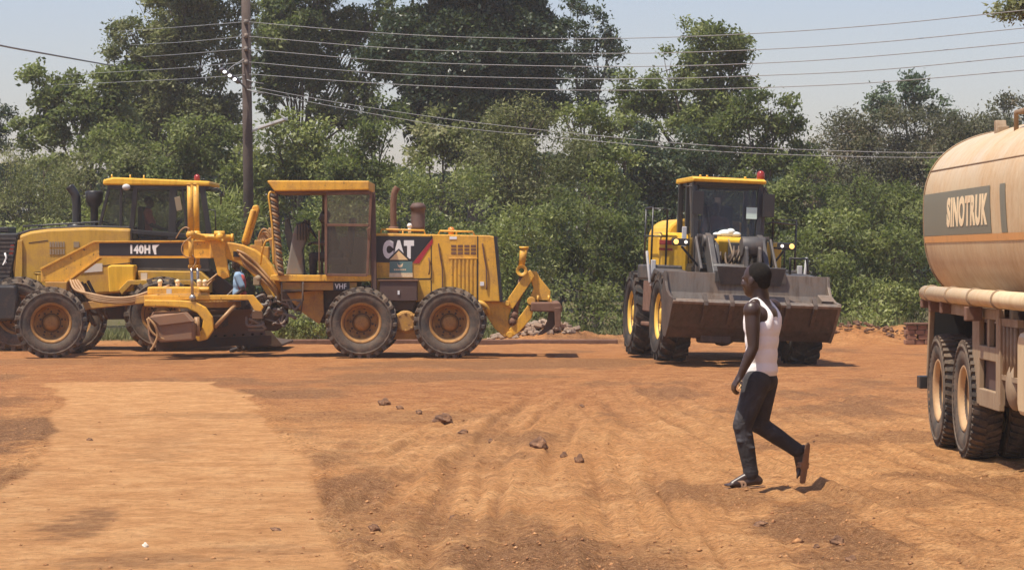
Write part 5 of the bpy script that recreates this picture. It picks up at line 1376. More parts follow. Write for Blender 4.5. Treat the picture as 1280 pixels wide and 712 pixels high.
# ------------------------------------------------------------------ stones
def stone_material():
    m, nt, b = _nt('stone')
    tc = nt.nodes.new('ShaderNodeTexCoord'); v = tc.outputs['Object']
    c = ramp(nt, noise(nt, v, 9, 5, .7), [(.3,(.07,.035,.022)),(.5,(.15,.075,.04)),(.72,(.34,.18,.09))])
    nt.links.new(c, b.inputs['Base Color']); b.inputs['Roughness'].default_value = .95
    bp = nt.nodes.new('ShaderNodeBump'); bp.inputs['Strength'].default_value = .8; bp.inputs['Distance'].default_value = .02; nt.links.new(noise(nt, v, 25, 4), bp.inputs['Height']); nt.links.new(bp.outputs[0], b.inputs['Normal'])
    MATS['stone'] = m
stone_material()
def rock(px, py, wpx, hpx, label, group=None, name='rock'):
    x, y = ground_at(px, py); k = y/F; rr = random.Random(int(px*7+py))
    bm = bmesh.new(); bmesh.ops.create_icosphere(bm, subdivisions=3, radius=1)
    w, h = wpx*k/2, hpx*k/2*1.25; ph = [rr.uniform(0, 6.3) for _ in range(6)]
    for v in bm.verts:
        p = v.co.copy(); q = 1 + .22*math.sin(p.x*2.3+ph[0]) * math.cos(p.y*2.9+ph[1]) + .13*math.sin(p.z*5+p.x*4+ph[2]) + .08*math.sin(p.y*9+ph[3]+p.x*7)
        for pl in ((.8,.2,.5),(-.6,.5,.6),(.1,-.8,.55),(-.3,-.6,.7)):
            n_ = Vector(pl).normalized(); e = p.dot(n_)-.72
            if e > 0: p -= n_*e*.9
        v.co = Vector((p.x*q*w, p.y*q*w*.75, p.z*q*h))
    me = bpy.data.meshes.new(name); bm.to_mesh(me); bm.free(); me.materials.append(MATS['stone'])
    o = bpy.data.objects.new(name, me); COL.objects.link(o); o.location = (x, y, ground_height(x, y)+h*.45); o.rotation_euler = (0, rr.uniform(-.25,.25), rr.uniform(-.4,.4))
    tag(o, label, 'rock', group); return o
rock(553,527.5,28,11,'largest brown rock lying on the open dirt below the rear wheels of the motor grader')
rock(480,505,16,9,'dark clod left of the largest rock, below the motor grader')
rock(500,510,10,5,'flat pebble between the dark clod and the largest brown rock')
rock(578,542,13,6,'small dark stone just below and right of the largest brown rock')
rock(524,516,8,6,'small round stone just above and left of the largest brown rock')
rock(674,561,26,14,'angular brown rock in the middle of the yard, biggest of the three in a row')
rock(705,571,11,9,'small round stone in the middle of the row of three rocks')
rock(724,580,14,11,'reddish round rock at the right end of the row of three rocks')
rock(1047,682,20,12,'broken pale brown stone near the bottom edge, below the walking man')
rock(1021,685,8,6,'tiny white stone left of the broken pale brown stone')
rock(1064,705,17,8,'dark stone at the bottom edge right of the broken pale brown stone')
rock(727,506,8,5,'small dark stone between the walking man and the row of three rocks')
rock(468,663,14,9,'dark clod by the curved right edge of the smooth graded strip')
rock(566,640,10,6,'small dark clod low in the middle of the yard')
rock(950,655,20,7,'flat broken stone below the walking man\'s front foot')
rock(614,549,8,5,'small pebble between the largest rock and the row of three')
rock(112,552,7,4,'tiny pale pebble on the smooth graded strip at the left')
rock(345,665,14,4,'thin dark stone lying on the smooth graded strip')
wp = rock(181,686,9,6,'crumpled white litter on the graded strip at the bottom left', name='litter'); wp['category'] = 'litter'; wp.data.materials.clear(); wp.data.materials.append(MATS['sticker'])

def gravel():
    r = np.random.default_rng(5); n = 14000
    py = 452 + (720-452)*r.random(n)**.8; px = r.uniform(-20, 1300, n)
    Y = H*F/(py-HY); X = (px-640)/F*Y
    z, pale, dk, gr, pave, _ = ground_fields(X, Y)
    keep = r.random(n) < (.16+.84*dk)*(1-.55*pave); X, Y, z = X[keep], Y[keep], z[keep]; n = len(X)
    base = np.array([(1,0,0),(-1,0,0),(0,1,0),(0,-1,0),(0,0,1),(0,0,-1)], float); fc = np.array([(0,2,4),(2,1,4),(1,3,4),(3,0,4),(2,0,5),(1,2,5),(3,1,5),(0,3,5)])
    sz = .003+.017*r.random(n)**7; sz = np.where(r.random(n)<.02, sz*1.8, sz)
    jit = 1+ (r.random((n,6,3))-.5)*.7
    ang = r.uniform(0, 6.28, n); c, s = np.cos(ang), np.sin(ang)
    P_ = base[None]*jit*sz[:,None,None]*np.array([1.2,.9,.65]); x = P_[...,0]*c[:,None]-P_[...,1]*s[:,None]; y = P_[...,0]*s[:,None]+P_[...,1]*c[:,None]
    co = np.stack([x+X[:,None], y+Y[:,None], P_[...,2]+z[:,None]+sz[:,None]*.1], -1)
    fs = fc[None]+np.arange(n)[:,None,None]*6
    me = bpy.data.meshes.new('gravel'); me.vertices.add(n*6); me.vertices.foreach_set('co', co.ravel()); me.loops.add(n*24); me.polygons.add(n*8)
    me.loops.foreach_set('vertex_index', fs.ravel().astype(np.int32)); me.polygons.foreach_set('loop_start', (np.arange(n*8)*3).astype(np.int32)); me.update(); me.validate()
    m, nt, b = _nt('grit'); oi = nt.nodes.new('ShaderNodeTexCoord')
    cc = ramp(nt, noise(nt, oi.outputs['Object'], 7, 3, .9), [(.30,(.10,.05,.025)),(.45,(.28,.12,.045)),(.62,(.46,.23,.09)),(.75,(.66,.44,.26))]); nt.links.new(cc, b.inputs['Base Color']); b.inputs['Roughness'].default_value = .95
    me.materials.append(m); o = bpy.data.objects.new('gravel', me); COL.objects.link(o); tag(o, 'loose grit and pebbles scattered over the red dirt', None, None, 'stuff'); o['category'] = 'gravel'
gravel()

# ------------------------------------------------------------------ kerb, stacks, rubble
kb = MB(); kb.box((316-640)/F*51.4, (772-640)/F*51.4, 51.3, 51.5, -.05, .10); kb = kb.build('kerb', 'rust_steel', None, .02); tag(kb, 'long low dirt-stained kerb behind the motor grader', 'kerb', None, 'structure')
def rubble(name, label, cx, cy, rx, n, smin, smax, seed, mat='stone'):
    rr = random.Random(seed); m = MB()
    for k in range(n):
        a = rr.uniform(0, 6.28); q = rr.random()**.6; x, y = cx+math.cos(a)*q*rx, cy+math.sin(a)*q*.5; s = rr.uniform(smin, smax)
        Mx = Matrix.Translation((x, y, ground_height(x,y)+s*.3+(1-q)*.10)) @ Euler((rr.uniform(-.4,.4), rr.uniform(-.4,.4), rr.uniform(0,3))).to_matrix().to_4x4()
        m.box(-s, s, -s*.7, s*.7, -s*.45, s*.45, Mx)
    o = m.build(name, mat, None, .012); tag(o, label, None, None, 'stuff'); o['category'] = 'rubble'; return o
rubble('rubble', 'pale broken rubble heaped behind the ripper of the motor grader', W(668,0,52.9).x, 52.9, 1.0, 160, .03, .09, 3, 'concrete')
rubble('rubble', 'lumpy red clods along the low berm behind the front loader', W(910,0,52.4).x, 52.4, 1.6, 150, .03, .09, 4)
rubble('rubble', 'scattered clods along the berm between the front loader and the tanker', W(1090,0,52.4).x, 52.4, 1.5, 90, .025, .06, 6)
st_ = empty('brick_stack', (W(1163,0,51).x, 51, 0)); tag(st_, 'low stack of reddish blocks at the edge of the bushes left of the tanker wheels', 'block stack')
rr = random.Random(9)
m = MB()
for lv in range(4):
    for k in range(5):
        x = -.42+k*.2+(lv%2)*.05+rr.uniform(-.02,.02); m.box(x-.09, x+.09, -.14+rr.uniform(-.02,.02), .14, .015+lv*.098, .105+lv*.098)
m.build('blocks', 'brick_red', st_, .01)
m = MB(); m.box(-.5,.52,-.2,.2,.41,.445); m.build('cover_board', 'rust_steel', st_, .005)

# ------------------------------------------------------------------ pole, lamps, wires
PX, PY = W(313,0,58).x, 58.0
P = empty('utility_pole', (PX, PY, 0)); tag(P, 'weathered brown wooden utility pole between the two machines, carrying wires and two lamps', 'utility pole')
m = MB(); top = W(307,-60,58); m.tube([(0,0,-.3), ((310-313)/F*58, 0, 4), (top.x-PX, 0, top.z)], [.135,.115,.10], 14); m.build('pole', 'pole_wood', P)
INS = [27.5, 45, 61.5, 78]
m = MB()
for py in INS:
    p = W(308, py, 57.85); m.cyl((p.x-PX,-.12,p.z-.05),(p.x-PX,-.12,p.z+.05), .045, n=10); m.box(p.x-PX-.02,p.x-PX+.02,-.12,0,p.z-.015,p.z+.015)
m.build_each('insulator', 'console_grey', P)
def rel(px, py, y): p = W(px, py, PY+y); return Vector((p.x-PX, y, p.z))
m = MB(); m.bar(rel(307,110,-.1), rel(300,103,-.3), .04,.04); m.bar(rel(276,86,-.55), rel(300,104,-.35), .22, .07); lh = m.build('street_lamp_head', 'lamp_dark', P, .02)
m = MB()
for t in (.12,.38,.64):
    p = rel(276,86,-.60).lerp(rel(300,104,-.40), t+.06) + Vector((.02,-.055,-.02)); m.ball(p, (.04,.025,.032))
m.build('lens', 'flood_lens', lh)
m = MB(); m.bar(rel(314,165,0), rel(326,160,-.2), .04,.04); m.bar(rel(325,160,-.2), rel(358,149,-.5), .16, .06); m.bar(rel(349,143,-.45), rel(359,149,-.5), .02,.02); m.build('tube_lamp_head', 'lamp_body', P, .02)
m = MB()
for py, q in ((100,.12),(112,.12)): m.tube([rel(309,py,-.12), rel(318,py+3,-.15), rel(330,py+5,-.2)], .012, 6)
m.tube(spline([rel(309,72,.0),rel(290,84,-.4),rel(284,90,-.5)],6), .012, 6); m.build('bracket_wire', 'wire_grey', P)

def wire(label, pts, r=.0075, grp='overhead wires'):
    P_ = [W(*p) for p in pts]
    # parabola through the control points by Lagrange in arc parameter
    sp = spline(P_, 14); m = MB(); m.tube(sp, r, 6); o = m.build('overhead_wire', 'wire_grey'); tag(o, label, 'wire', grp); return o
right = [((312,28,57.8),(480,42,54),(640,48.5,51),(800,48,48.5),(960,41.5,46),(1100,31.5,44),(1240,17.5,42),(1420,-2,39)),
         ((312,46,57.8),(480,60,54),(640,66,51),(800,67,48.5),(960,62,46),(1100,53,44),(1280,35.5,42),(1420,22,39)),
         ((312,62,57.8),(480,76,54),(640,82,51),(800,83.5,48.5),(960,79,46),(1100,70,44),(1280,53.5,42),(1420,40,39)),
         ((312,78,57.8),(480,92,54),(640,97.5,51),(800,99,48.5),(960,94.5,46),(1100,87.5,44),(1280,70.5,42),(1420,58,39)),
         ((312,93,57.8),(480,105,54),(640,111.5,51),(800,113,48.5),(960,109.5,46),(1100,103,44),(1280,88,42),(1420,76,39))]
nth = ['topmost', 'second', 'third', 'fourth', 'lowest']
for i, p in enumerate(right): wire(f'{nth[i]} of the five wires running right from the pole over the tree tops', p)
left = [((306,28,57.8),(230,34,66),(160,39,82),(140,41,86)), ((306,46,57.8),(230,53,66),(175,56,82),(150,58,86)), ((306,61.5,57.8),(230,68,66),(185,71,82),(160,73,86)),
        ((306,78,57.8),(230,85,64),(150,90,74),(75,94,81)), ((306,94,57.8),(230,99,64),(130,104,74),(60,107,81))]
for i, p in enumerate(left): wire(f'{nth[i]} of the five wires running left from the pole in front of the trees', p, .0075)
wire('thick twisted cable sloping down from the left edge across open sky', ((-60,42,48),(0,57,50),(60,68,53),(110,77,62),(150,84,84)), .02)
wire('upper of the two sagging wires crossing the dark trees below the main span', ((312,108,57.8),(420,128,55),(560,149,52),(700,165,50),(860,180,48),(1000,187,47),(1160,191,46),(1300,186,45)), .006)
wire('lower of the two sagging wires crossing the dark trees below the main span', ((312,112,57.8),(420,134,55),(560,158,52),(700,172,50),(860,187,48),(1000,194,47),(1160,197,46),(1300,192,45)), .006)
# ================================================================== vegetation
def leaf_material(name, stops, rough=.6, trans=.48):
    m = bpy.data.materials.new(name); m.use_nodes = True; nt = m.node_tree; nt.nodes.clear()
    out = nt.nodes.new('ShaderNodeOutputMaterial'); b = nt.nodes.new('ShaderNodeBsdfPrincipled'); t = nt.nodes.new('ShaderNodeBsdfTranslucent'); mx = nt.nodes.new('ShaderNodeMixShader')
    a = nt.nodes.new('ShaderNodeAttribute'); a.attribute_name = 'tint'
    c = ramp(nt, a.outputs['Fac'], stops)
    nt.links.new(c, b.inputs['Base Color']); b.inputs['Roughness'].default_value = rough; b.inputs['Specular IOR Level'].default_value = .3
    tc = mixc(nt, .5, c, (.16,.22,.03)); nt.links.new(tc, t.inputs[0])
    mx.inputs[0].default_value = trans; nt.links.new(b.outputs[0], mx.inputs[1]); nt.links.new(t.outputs[0], mx.inputs[2]); nt.links.new(mx.outputs[0], out.inputs[0])
    MATS[name] = m
leaf_material('leaf_dark', [(0,(.020,.034,.018)),(.5,(.036,.056,.026)),(.85,(.06,.085,.036)),(1,(.12,.14,.06))], .38, .2)
leaf_material('leaf_mid', [(0,(.050,.070,.026)),(.5,(.138,.165,.050)),(.85,(.235,.262,.080)),(1,(.27,.29,.12))])
leaf_material('leaf_bright', [(0,(.09,.118,.036)),(.5,(.225,.25,.068)),(.85,(.33,.35,.11)),(1,(.36,.37,.16))], .45, .4)
leaf_material('leaf_olive', [(0,(.085,.096,.04)),(.5,(.185,.192,.074)),(.85,(.265,.268,.108)),(1,(.31,.29,.15))], .6, .35)
leaf_material('leaf_brown', [(0,(.05,.05,.03)),(.5,(.088,.085,.048)),(.85,(.13,.13,.065)),(1,(.19,.15,.09))], .6, .25)
leaf_material('leaf_blue', [(0,(.040,.065,.036)),(.5,(.065,.10,.055)),(.85,(.10,.145,.075)),(1,(.15,.19,.10))], .45, .3)

def leaf_mesh(name, centres, outward, tint, L, aspect, r, droop=.25):
    n = len(centres)
    a = r.normal(size=(n,3)) + outward*.9; a[:,2] -= droop*1.6; a /= np.linalg.norm(a, axis=1)[:,None]
    up = r.normal(size=(n,3))*.75 + outward*.5 + np.array([0,0,.8]); b = np.cross(a, up); b /= np.linalg.norm(b, axis=1)[:,None]+1e-9
    ln = L*(.6+.8*r.random(n)); wd = ln*aspect
    c = centres
    nrm = np.cross(a, b)
    P_ = np.stack([c-a*ln[:,None]*.5, c+b*wd[:,None]*.5-a*ln[:,None]*.05+nrm*wd[:,None]*.12, c+a*ln[:,None]*.5-nrm*ln[:,None]*.08, c-b*wd[:,None]*.5-a*ln[:,None]*.05+nrm*wd[:,None]*.12], 1)
    me = bpy.data.meshes.new(name); me.vertices.add(n*4); me.vertices.foreach_set('co', P_.ravel()); me.loops.add(n*4); me.polygons.add(n)
    me.loops.foreach_set('vertex_index', np.arange(n*4, dtype=np.int32)); me.polygons.foreach_set('loop_start', (np.arange(n)*4).astype(np.int32)); me.update()
    at = me.attributes.new('tint', 'FLOAT', 'FACE'); at.data.foreach_set('value', np.clip(tint, 0, 1).astype(np.float32))
    return me

def crown_points(lobes, r, puff, twigs, per, twig_r, flat=.75, shell=.62):
    """lobes: [(centre, radii)]. Returns leaf centres, outward directions and tints."""
    C, O, T = [], [], []
    for c, rad in lobes:
        c = np.array(c); rad = np.array(rad)
        npf = max(5, int(round(puff*(rad[0]*rad[2])/(.9**2)*1.0)))
        d = r.normal(size=(npf,3)); d /= np.linalg.norm(d, axis=1)[:,None]; d[:,1] = np.where(r.random(npf)<.3, -np.abs(d[:,1]), d[:,1])
        pc = c + d*rad*(shell+(1.02-shell)*r.random((npf,1))**.7)
        pr = (.26+.24*r.random(npf))*min(rad[0], rad[2])*1.0; pr = np.clip(pr, .22, .95)
        ptint = .45+.26*r.normal(size=npf)
        ntw = np.maximum(3, (twigs*(pr/.5)**2).astype(int))
        idx = np.repeat(np.arange(npf), ntw); n = len(idx)
        e = r.normal(size=(n,3)); e[:,2] += .35; e /= np.linalg.norm(e, axis=1)[:,None]
        tc = pc[idx] + e*pr[idx][:,None]*(.45+.6*r.random((n,1)))*np.array([1,1,flat])
        tt = ptint[idx] + .12*r.normal(size=n)
        li = np.repeat(np.arange(n), per); m = len(li)
        q = r.normal(size=(m,3))*twig_r*np.array([1,1,.7])
        C.append(tc[li]+q); o = e[li]*.7 + d[idx][li]*.5; O.append(o); T.append(tt[li]+.13*r.normal(size=m))
    return np.concatenate(C), np.concatenate(O), np.concatenate(T)

SEED = [100]; NLEAF = [0]
def plant(name, cat, label, Y, lobes, mat, L=.16, aspect=.5, dens=1.0, trunk=None, twig_r=.14, per=19, flat=.75, droop=.25, group=None, bark=True, puff=9, depth=.85, lean=0.0, tr=.12, shell=.62):
    SEED[0] += 1; r = np.random.default_rng(SEED[0]); rr = random.Random(SEED[0])
    k = Y/F
    wl = []
    for (px, py, rx, rz) in lobes:
        p = W(px, py, Y); off = rr.uniform(-.5,.5)*rx*k
        wl.append(((p.x, p.y+off, p.z), (rx*k*1.02, max(.3, (rx*k+rz*k)*.5*depth), rz*k*1.02)))
    bx_ = sum(l[0][0] for l in wl)/len(wl) if trunk is None else W(trunk, 0, Y).x
    root = empty(name, (bx_, Y, 0)); tag(root, label, cat, group)
    tshift = rr.uniform(-.14, .16)
    C, O, T = crown_points(wl, r, puff*dens*1.25, 30*dens**.3, per, twig_r, flat, shell)
    C = C - np.array([bx_, Y, 0]); 
    T = T + tshift; keep = C[:,2] > .02; C, O, T = C[keep], O[keep], T[keep]
    me = leaf_mesh('crown', C, O, T, L*.76, aspect, r, droop); NLEAF[0] += len(C); me.materials.append(MATS[mat])
    nm = 'crown' if cat == 'tree' else 'foliage'
    o = bpy.data.objects.new(nm, me); COL.objects.link(o); o.parent = root
    # trunk and limbs, reaching every lobe
    m = MB(); cz = sum(l[0][2] for l in wl)/len(wl); lowz = min(l[0][2]-l[1][2] for l in wl)
    fork = max(.35, min(cz*.55, lowz+.6)) if cat == 'tree' else .15
    fk = Vector((rr.uniform(-.2,.2)+lean, 0, fork))
    if cat == 'tree': m.tube(spline([(0,0,-.2), (rr.uniform(-.1,.1),0,fork*.5), tuple(fk)], 5), tr*1.3, 9, tr)
    for (c, rad) in wl:
        e = Vector((c[0]-bx_, c[1]-Y, c[2])); st0 = fk if cat == 'tree' else Vector((rr.uniform(-.2,.2), rr.uniform(-.1,.1), -.05)); mid = st0.lerp(e, .5)+Vector((rr.uniform(-.25,.25), rr.uniform(-.2,.2), rr.uniform(-.1,.35)))
        r0 = tr*.32 if cat == 'tree' else .025
        m.tube(spline([st0, mid, e], 6), r0, 7, r0*.35)
        for q in range(7 if cat == 'tree' else 4):
            a = rr.uniform(0, 6.28); h_ = rr.uniform(-.6,.9); tip = e + Vector((math.cos(a)*rad[0]*.85, math.sin(a)*rad[1]*.85, h_*rad[2])); s0 = mid.lerp(e, rr.uniform(.2,1))
            m.tube(spline([s0, s0.lerp(tip,.5)+Vector((rr.uniform(-.15,.15),0,rr.uniform(-.05,.2))), tip], 4), r0*.36, 5, r0*.08)
    m.build('trunk' if cat == 'tree' else 'stem', 'bark', root)
    return root

TB, TM, TF = [], [], []
# --- tall trees at the back
plant('broadleaf_tree','tree','slim dark tree at the far left edge of the picture', 90, [(2,150,16,26),(-14,185,24,30),(10,195,18,24),(-30,150,30,40)], 'leaf_dark', .17, dens=.9)
plant('broadleaf_tree','tree','rounded broad-leaved tree left of the tall open one, its crown half against the sky', 80, [(72,108,34,22),(120,118,42,30),(95,150,46,32),(52,96,18,13),(148,92,28,22),(58,138,22,22),(140,160,40,32),(45,175,28,26),(105,195,60,36)], 'leaf_mid', .21, aspect=.55, dens=.95, trunk=110)
plant('vine_covered_tree','tree','tall ragged tree with creepers just left of the utility pole, top beyond the picture', 85, [(205,22,42,26),(165,42,26,20),(255,28,36,30),(212,88,42,34),(252,118,36,30),(182,135,40,40),(285,78,22,24),(238,-25,60,30),(225,165,50,36),(275,150,30,34),(300,15,20,24),(160,75,26,22),(225,55,44,30),(300,55,18,36),(185,100,30,26)], 'leaf_olive', .19, dens=1.5, trunk=238, tr=.2)
plant('spreading_tree','tree','airy tree with dark bare limbs right of the utility pole, sky showing through', 88, [(345,18,26,24),(398,8,36,18),(452,22,30,14),(352,78,26,30),(382,52,22,24),(446,54,26,15),(424,96,24,16),(474,88,18,16),(375,36,40,32),(430,44,38,24),(335,95,20,26),(392,100,26,22),(480,60,20,20),(462,145,26,20),(435,150,24,18),(445,100,20,14),(352,56,32,28),(408,132,26,20),(456,118,24,18),(400,78,30,22),(400,-30,70,25),(340,120,18,22),(372,112,18,22),(480,10,18,16)], 'leaf_mid', .20, dens=1.7, trunk=372, tr=.16, shell=.2)
plant('dense_tree','tree','huge dense dark green tree in the upper middle', 82, [(562,62,80,56),(622,72,66,58),(505,68,40,34),(585,4,84,34),(664,48,38,40),(540,132,56,36),(642,128,56,36),(590,90,70,60),(600,-45,80,40),(600,165,80,40)], 'leaf_dark', .2, aspect=.6, dens=1.35, trunk=596, tr=.28)
plant('pointed_tree','tree','narrow dark tree with a pointed top right of the huge dense one', 90, [(735,34,20,26),(748,78,26,30),(716,60,22,34),(738,126,30,28),(722,12,12,12),(700,105,26,36),(762,58,12,14)], 'leaf_dark', .18, dens=1.0, trunk=735)
plant('broadleaf_tree','tree','big leafy green tree directly above the cab of the front loader', 80, [(884,62,42,32),(902,48,24,18),(842,84,36,26),(802,118,34,28),(862,128,56,36),(918,104,26,30),(850,180,62,40),(872,40,22,14),(790,160,36,36),(910,160,40,44),(928,60,12,14)], 'leaf_mid', .18, dens=1.1, trunk=868, tr=.2)
plant('broadleaf_tree','tree','green tree stepping down to the right of the big one above the front loader', 75, [(962,138,32,26),(940,168,38,38),(978,186,32,42),(952,228,44,38),(990,160,18,20),(930,130,24,22)], 'leaf_mid', .17, dens=1.1, trunk=955)
plant('umbrella_tree','tree','pale green flat-topped tree crown rising above the brownish thicket', 92, [(1130,116,36,16),(1104,128,22,12),(1164,130,28,14),(1135,104,18,8),(1130,138,44,18),(1180,150,22,14)], 'leaf_blue', .2, dens=1.1, trunk=1135)
plant('thorny_tree','tree','wide brownish green thicket of trees between the front loader and the tanker', 84, [(1060,178,36,30),(1110,166,42,28),(1162,162,42,28),(1212,166,40,28),(1090,214,60,40),(1150,224,54,42),(1026,196,16,22),(1052,160,16,18),(1200,215,60,50),(1080,165,14,14),(1235,190,40,50),(1030,235,30,40)], 'leaf_brown', .15, aspect=.4, dens=1.25, trunk=1120, twig_r=.18)
plant('thorny_tree','tree','thin dark tree showing above the top of the tanker', 90, [(1252,146,24,14),(1276,160,28,30),(1262,190,36,40),(1300,150,30,30),(1238,168,18,20),(1260,130,10,10)], 'leaf_brown', .16, dens=.75, trunk=1270)
plant('overhanging_tree','tree','leafy twig reaching in at the top right corner from a tree beyond the picture', 46, [(1266,14,17,8),(1283,6,22,10),(1310,0,34,22),(1360,-30,70,50),(1440,-20,80,70)], 'leaf_olive', .12, dens=1.2, trunk=1450, lean=0, tr=.16, twig_r=.09)
# --- middle layer
plant('feathery_shrub','shrub','large feathery pale green shrub at the far left behind the black grille', 64, [(60,214,62,28),(18,232,42,30),(112,232,48,28),(50,262,72,32),(140,205,40,28),(-20,215,40,40),(10,290,50,30),(100,275,50,30)], 'leaf_olive', .14, aspect=.22, dens=1.15, twig_r=.2, droop=.0)
plant('broadleaf_tree','tree','dark leafy tree behind the roof of the loader with the black grille', 72, [(205,198,56,34),(244,172,40,30),(180,236,50,38),(150,190,36,30),(290,190,34,36),(240,235,50,40)], 'leaf_mid', .17, dens=1.1, trunk=215)
plant('palm_shrub','shrub','shrub with long arching fronds behind the raised yellow cylinder of the motor grader', 60, [(278,238,28,28),(270,276,34,26),(298,286,26,26),(255,255,22,24),(310,262,20,30)], 'leaf_bright', .36, aspect=.12, dens=.9, twig_r=.16, per=8, droop=-.1)
plant('broadleaf_tree','tree','fresh green tree right behind the pole and the open cab roof', 70, [(372,158,38,22),(350,196,44,32),(402,212,38,34),(342,168,22,18),(392,176,30,24),(330,230,40,40)], 'leaf_bright', .17, dens=1.1, trunk=370)
plant('broadleaf_tree','tree','dull green upright tree left of the pale speckled tree', 68, [(442,176,32,30),(470,198,28,42),(488,146,20,22),(456,238,40,38),(430,210,30,30)], 'leaf_mid', .15, dens=1.1, trunk=455)
plant('silvery_tree','tree','pale speckled light-leaved tree in front of the huge dense one', 66, [(550,162,22,24),(560,206,34,38),(535,190,22,30),(575,178,16,20)], 'leaf_olive', .17, aspect=.6, dens=.8, trunk=556)
plant('rounded_tree','tree','broad rounded olive green tree in the centre behind the motor grader', 62, [(650,172,50,36),(622,208,42,40),(690,190,42,38),(652,232,66,40),(668,146,30,20),(632,150,24,18),(600,225,30,36)], 'leaf_olive', .12, aspect=.35, dens=1.45, trunk=650, twig_r=.16)
plant('broadleaf_tree','tree','bright green tipped tree between the rounded olive tree and the front loader', 64, [(744,178,32,40),(762,216,36,38),(728,240,40,36),(715,150,22,20),(745,150,18,22),(780,190,20,24)], 'leaf_bright', .14, dens=1.1, trunk=748)
plant('bushy_shrub','shrub','large light green bush rising behind the engine cover of the motor grader', 60, [(550,258,56,32),(502,252,34,36),(602,270,42,36),(532,225,36,24),(580,232,34,24)], 'leaf_bright', .13, aspect=.3, dens=1.15, twig_r=.17, droop=.05)
plant('dense_tree','tree','tree with shade-darkened leaf colour behind the left side of the front loader cab', 76, [(822,232,48,44),(832,285,52,50),(800,196,34,32),(860,220,40,50),(880,270,60,60)], 'leaf_dark', .17, dens=1.2, trunk=828)  # shade among the far trees is put into the dark leaf colour
plant('broadleaf_tree','tree','dull green tree behind the right side of the front loader cab', 68, [(962,262,38,36),(1000,254,34,36),(985,300,50,40),(1015,225,24,26)], 'leaf_mid', .15, dens=1.2, trunk=985)
plant('glossy_shrub','shrub','small bright glossy-leaved bush right of the front loader lamp', 60, [(1040,298,26,20),(1028,284,20,14),(1052,282,22,14),(1062,306,18,18)], 'leaf_bright', .15, aspect=.55, dens=1.3)
plant('vine_covered_tree','tree','creeper-draped green thicket just left of the tanker', 66, [(1090,258,48,40),(1138,288,40,46),(1180,246,30,46),(1150,330,50,50),(1210,290,40,60),(1100,310,40,40)], 'leaf_mid', .14, aspect=.35, dens=1.3, trunk=1135)
# --- front layer
plant('bushy_shrub','shrub','pale green bush low at the left edge behind the black radiator grille', 57, [(0,330,60,50),(-60,330,60,60),(60,320,50,50)], 'leaf_bright', .13, dens=1.0)
plant('bushy_shrub','shrub','shrub glimpsed through the cab glass of the loader with the black grille', 57, [(215,300,70,52),(140,305,55,45),(280,330,50,60),(200,370,70,50)], 'leaf_bright', .13, aspect=.3, dens=1.1)
plant('bushy_shrub','shrub','yellowish bush seen through the open cab of the motor grader', 58, [(385,296,40,50),(425,310,50,60),(360,330,36,50),(470,300,40,60)], 'leaf_bright', .13, aspect=.32, dens=1.2)
plant('leafy_shrub','shrub','low fresh green weeds under the belly of the motor grader', 53.5, [(374,398,22,18),(352,404,16,14),(395,404,22,16),(425,402,20,18),(500,408,30,12)], 'leaf_bright', .11, dens=1.6, twig_r=.08, puff=22)
plant('bushy_shrub','shrub','dense bush hidden mostly by the engine cover of the motor grader', 58, [(540,330,60,60),(590,320,50,60),(480,360,50,50)], 'leaf_mid', .13, dens=1.0)
plant('leafy_shrub','shrub','light green bush behind the ripper of the motor grader', 56, [(648,330,46,46),(622,295,36,34),(665,288,34,30),(632,380,40,40)], 'leaf_bright', .12, aspect=.36, dens=1.25, droop=.3)
plant('leafy_shrub','shrub','tall leafy bush midway between the ripper and the front loader', 57, [(705,296,46,42),(726,342,44,44),(690,258,30,26),(735,262,34,30)], 'leaf_mid', .14, aspect=.34, dens=1.3, droop=.4)
plant('leafy_shrub','shrub','bush with shining leaves just left of the front loader handrail', 58, [(765,300,40,46),(780,348,36,44),(752,258,30,26),(798,300,30,50)], 'leaf_mid', .13, aspect=.4, dens=1.3)
plant('leafy_shrub','shrub','low dark bush right of the ripper shanks, near the kerb', 54.8, [(700,392,36,28),(738,402,34,22),(668,396,24,26),(720,362,34,26),(760,388,28,32)], 'leaf_mid', .12, aspect=.45, dens=1.5)
plant('leafy_shrub','shrub','low green bush beside the rear left wheel of the front loader', 55.5, [(790,398,30,26),(770,410,24,16),(815,400,30,26)], 'leaf_mid', .12, dens=1.4)
plant('bushy_shrub','shrub','dark bush behind the front loader, glimpsed below its bucket', 57, [(860,380,56,50),(920,390,60,40),(880,330,50,60)], 'leaf_mid', .13, dens=1.1)
plant('leafy_shrub','shrub','bush right behind the raised bucket corner of the front loader', 57, [(1000,345,46,50),(1030,378,36,40),(990,400,50,30)], 'leaf_mid', .13, aspect=.4, dens=1.3)
plant('leafy_shrub','shrub','big leafy bush in the gap between the front loader and the tanker', 56, [(1068,345,42,40),(1110,358,40,44),(1078,300,36,28),(1120,310,30,30)], 'leaf_mid', .16, aspect=.34, dens=1.4, droop=.4)
plant('leafy_shrub','shrub','low bright green bush at the dirt edge in the gap left of the block stack', 54.5, [(1095,398,36,24),(1128,392,28,26),(1064,404,28,20),(1112,376,30,22)], 'leaf_bright', .14, aspect=.4, dens=1.5, droop=.35)
plant('leafy_shrub','shrub','bush beside the tail of the tanker, behind the block stack', 56, [(1150,350,34,50),(1160,395,34,30),(1180,330,36,60),(1215,370,50,60)], 'leaf_mid', .14, aspect=.36, dens=1.3)
plant('bushy_shrub','shrub','bush hidden mostly behind the tanker at the right edge', 58, [(1250,330,60,70),(1300,350,60,70)], 'leaf_mid', .14, dens=.9)

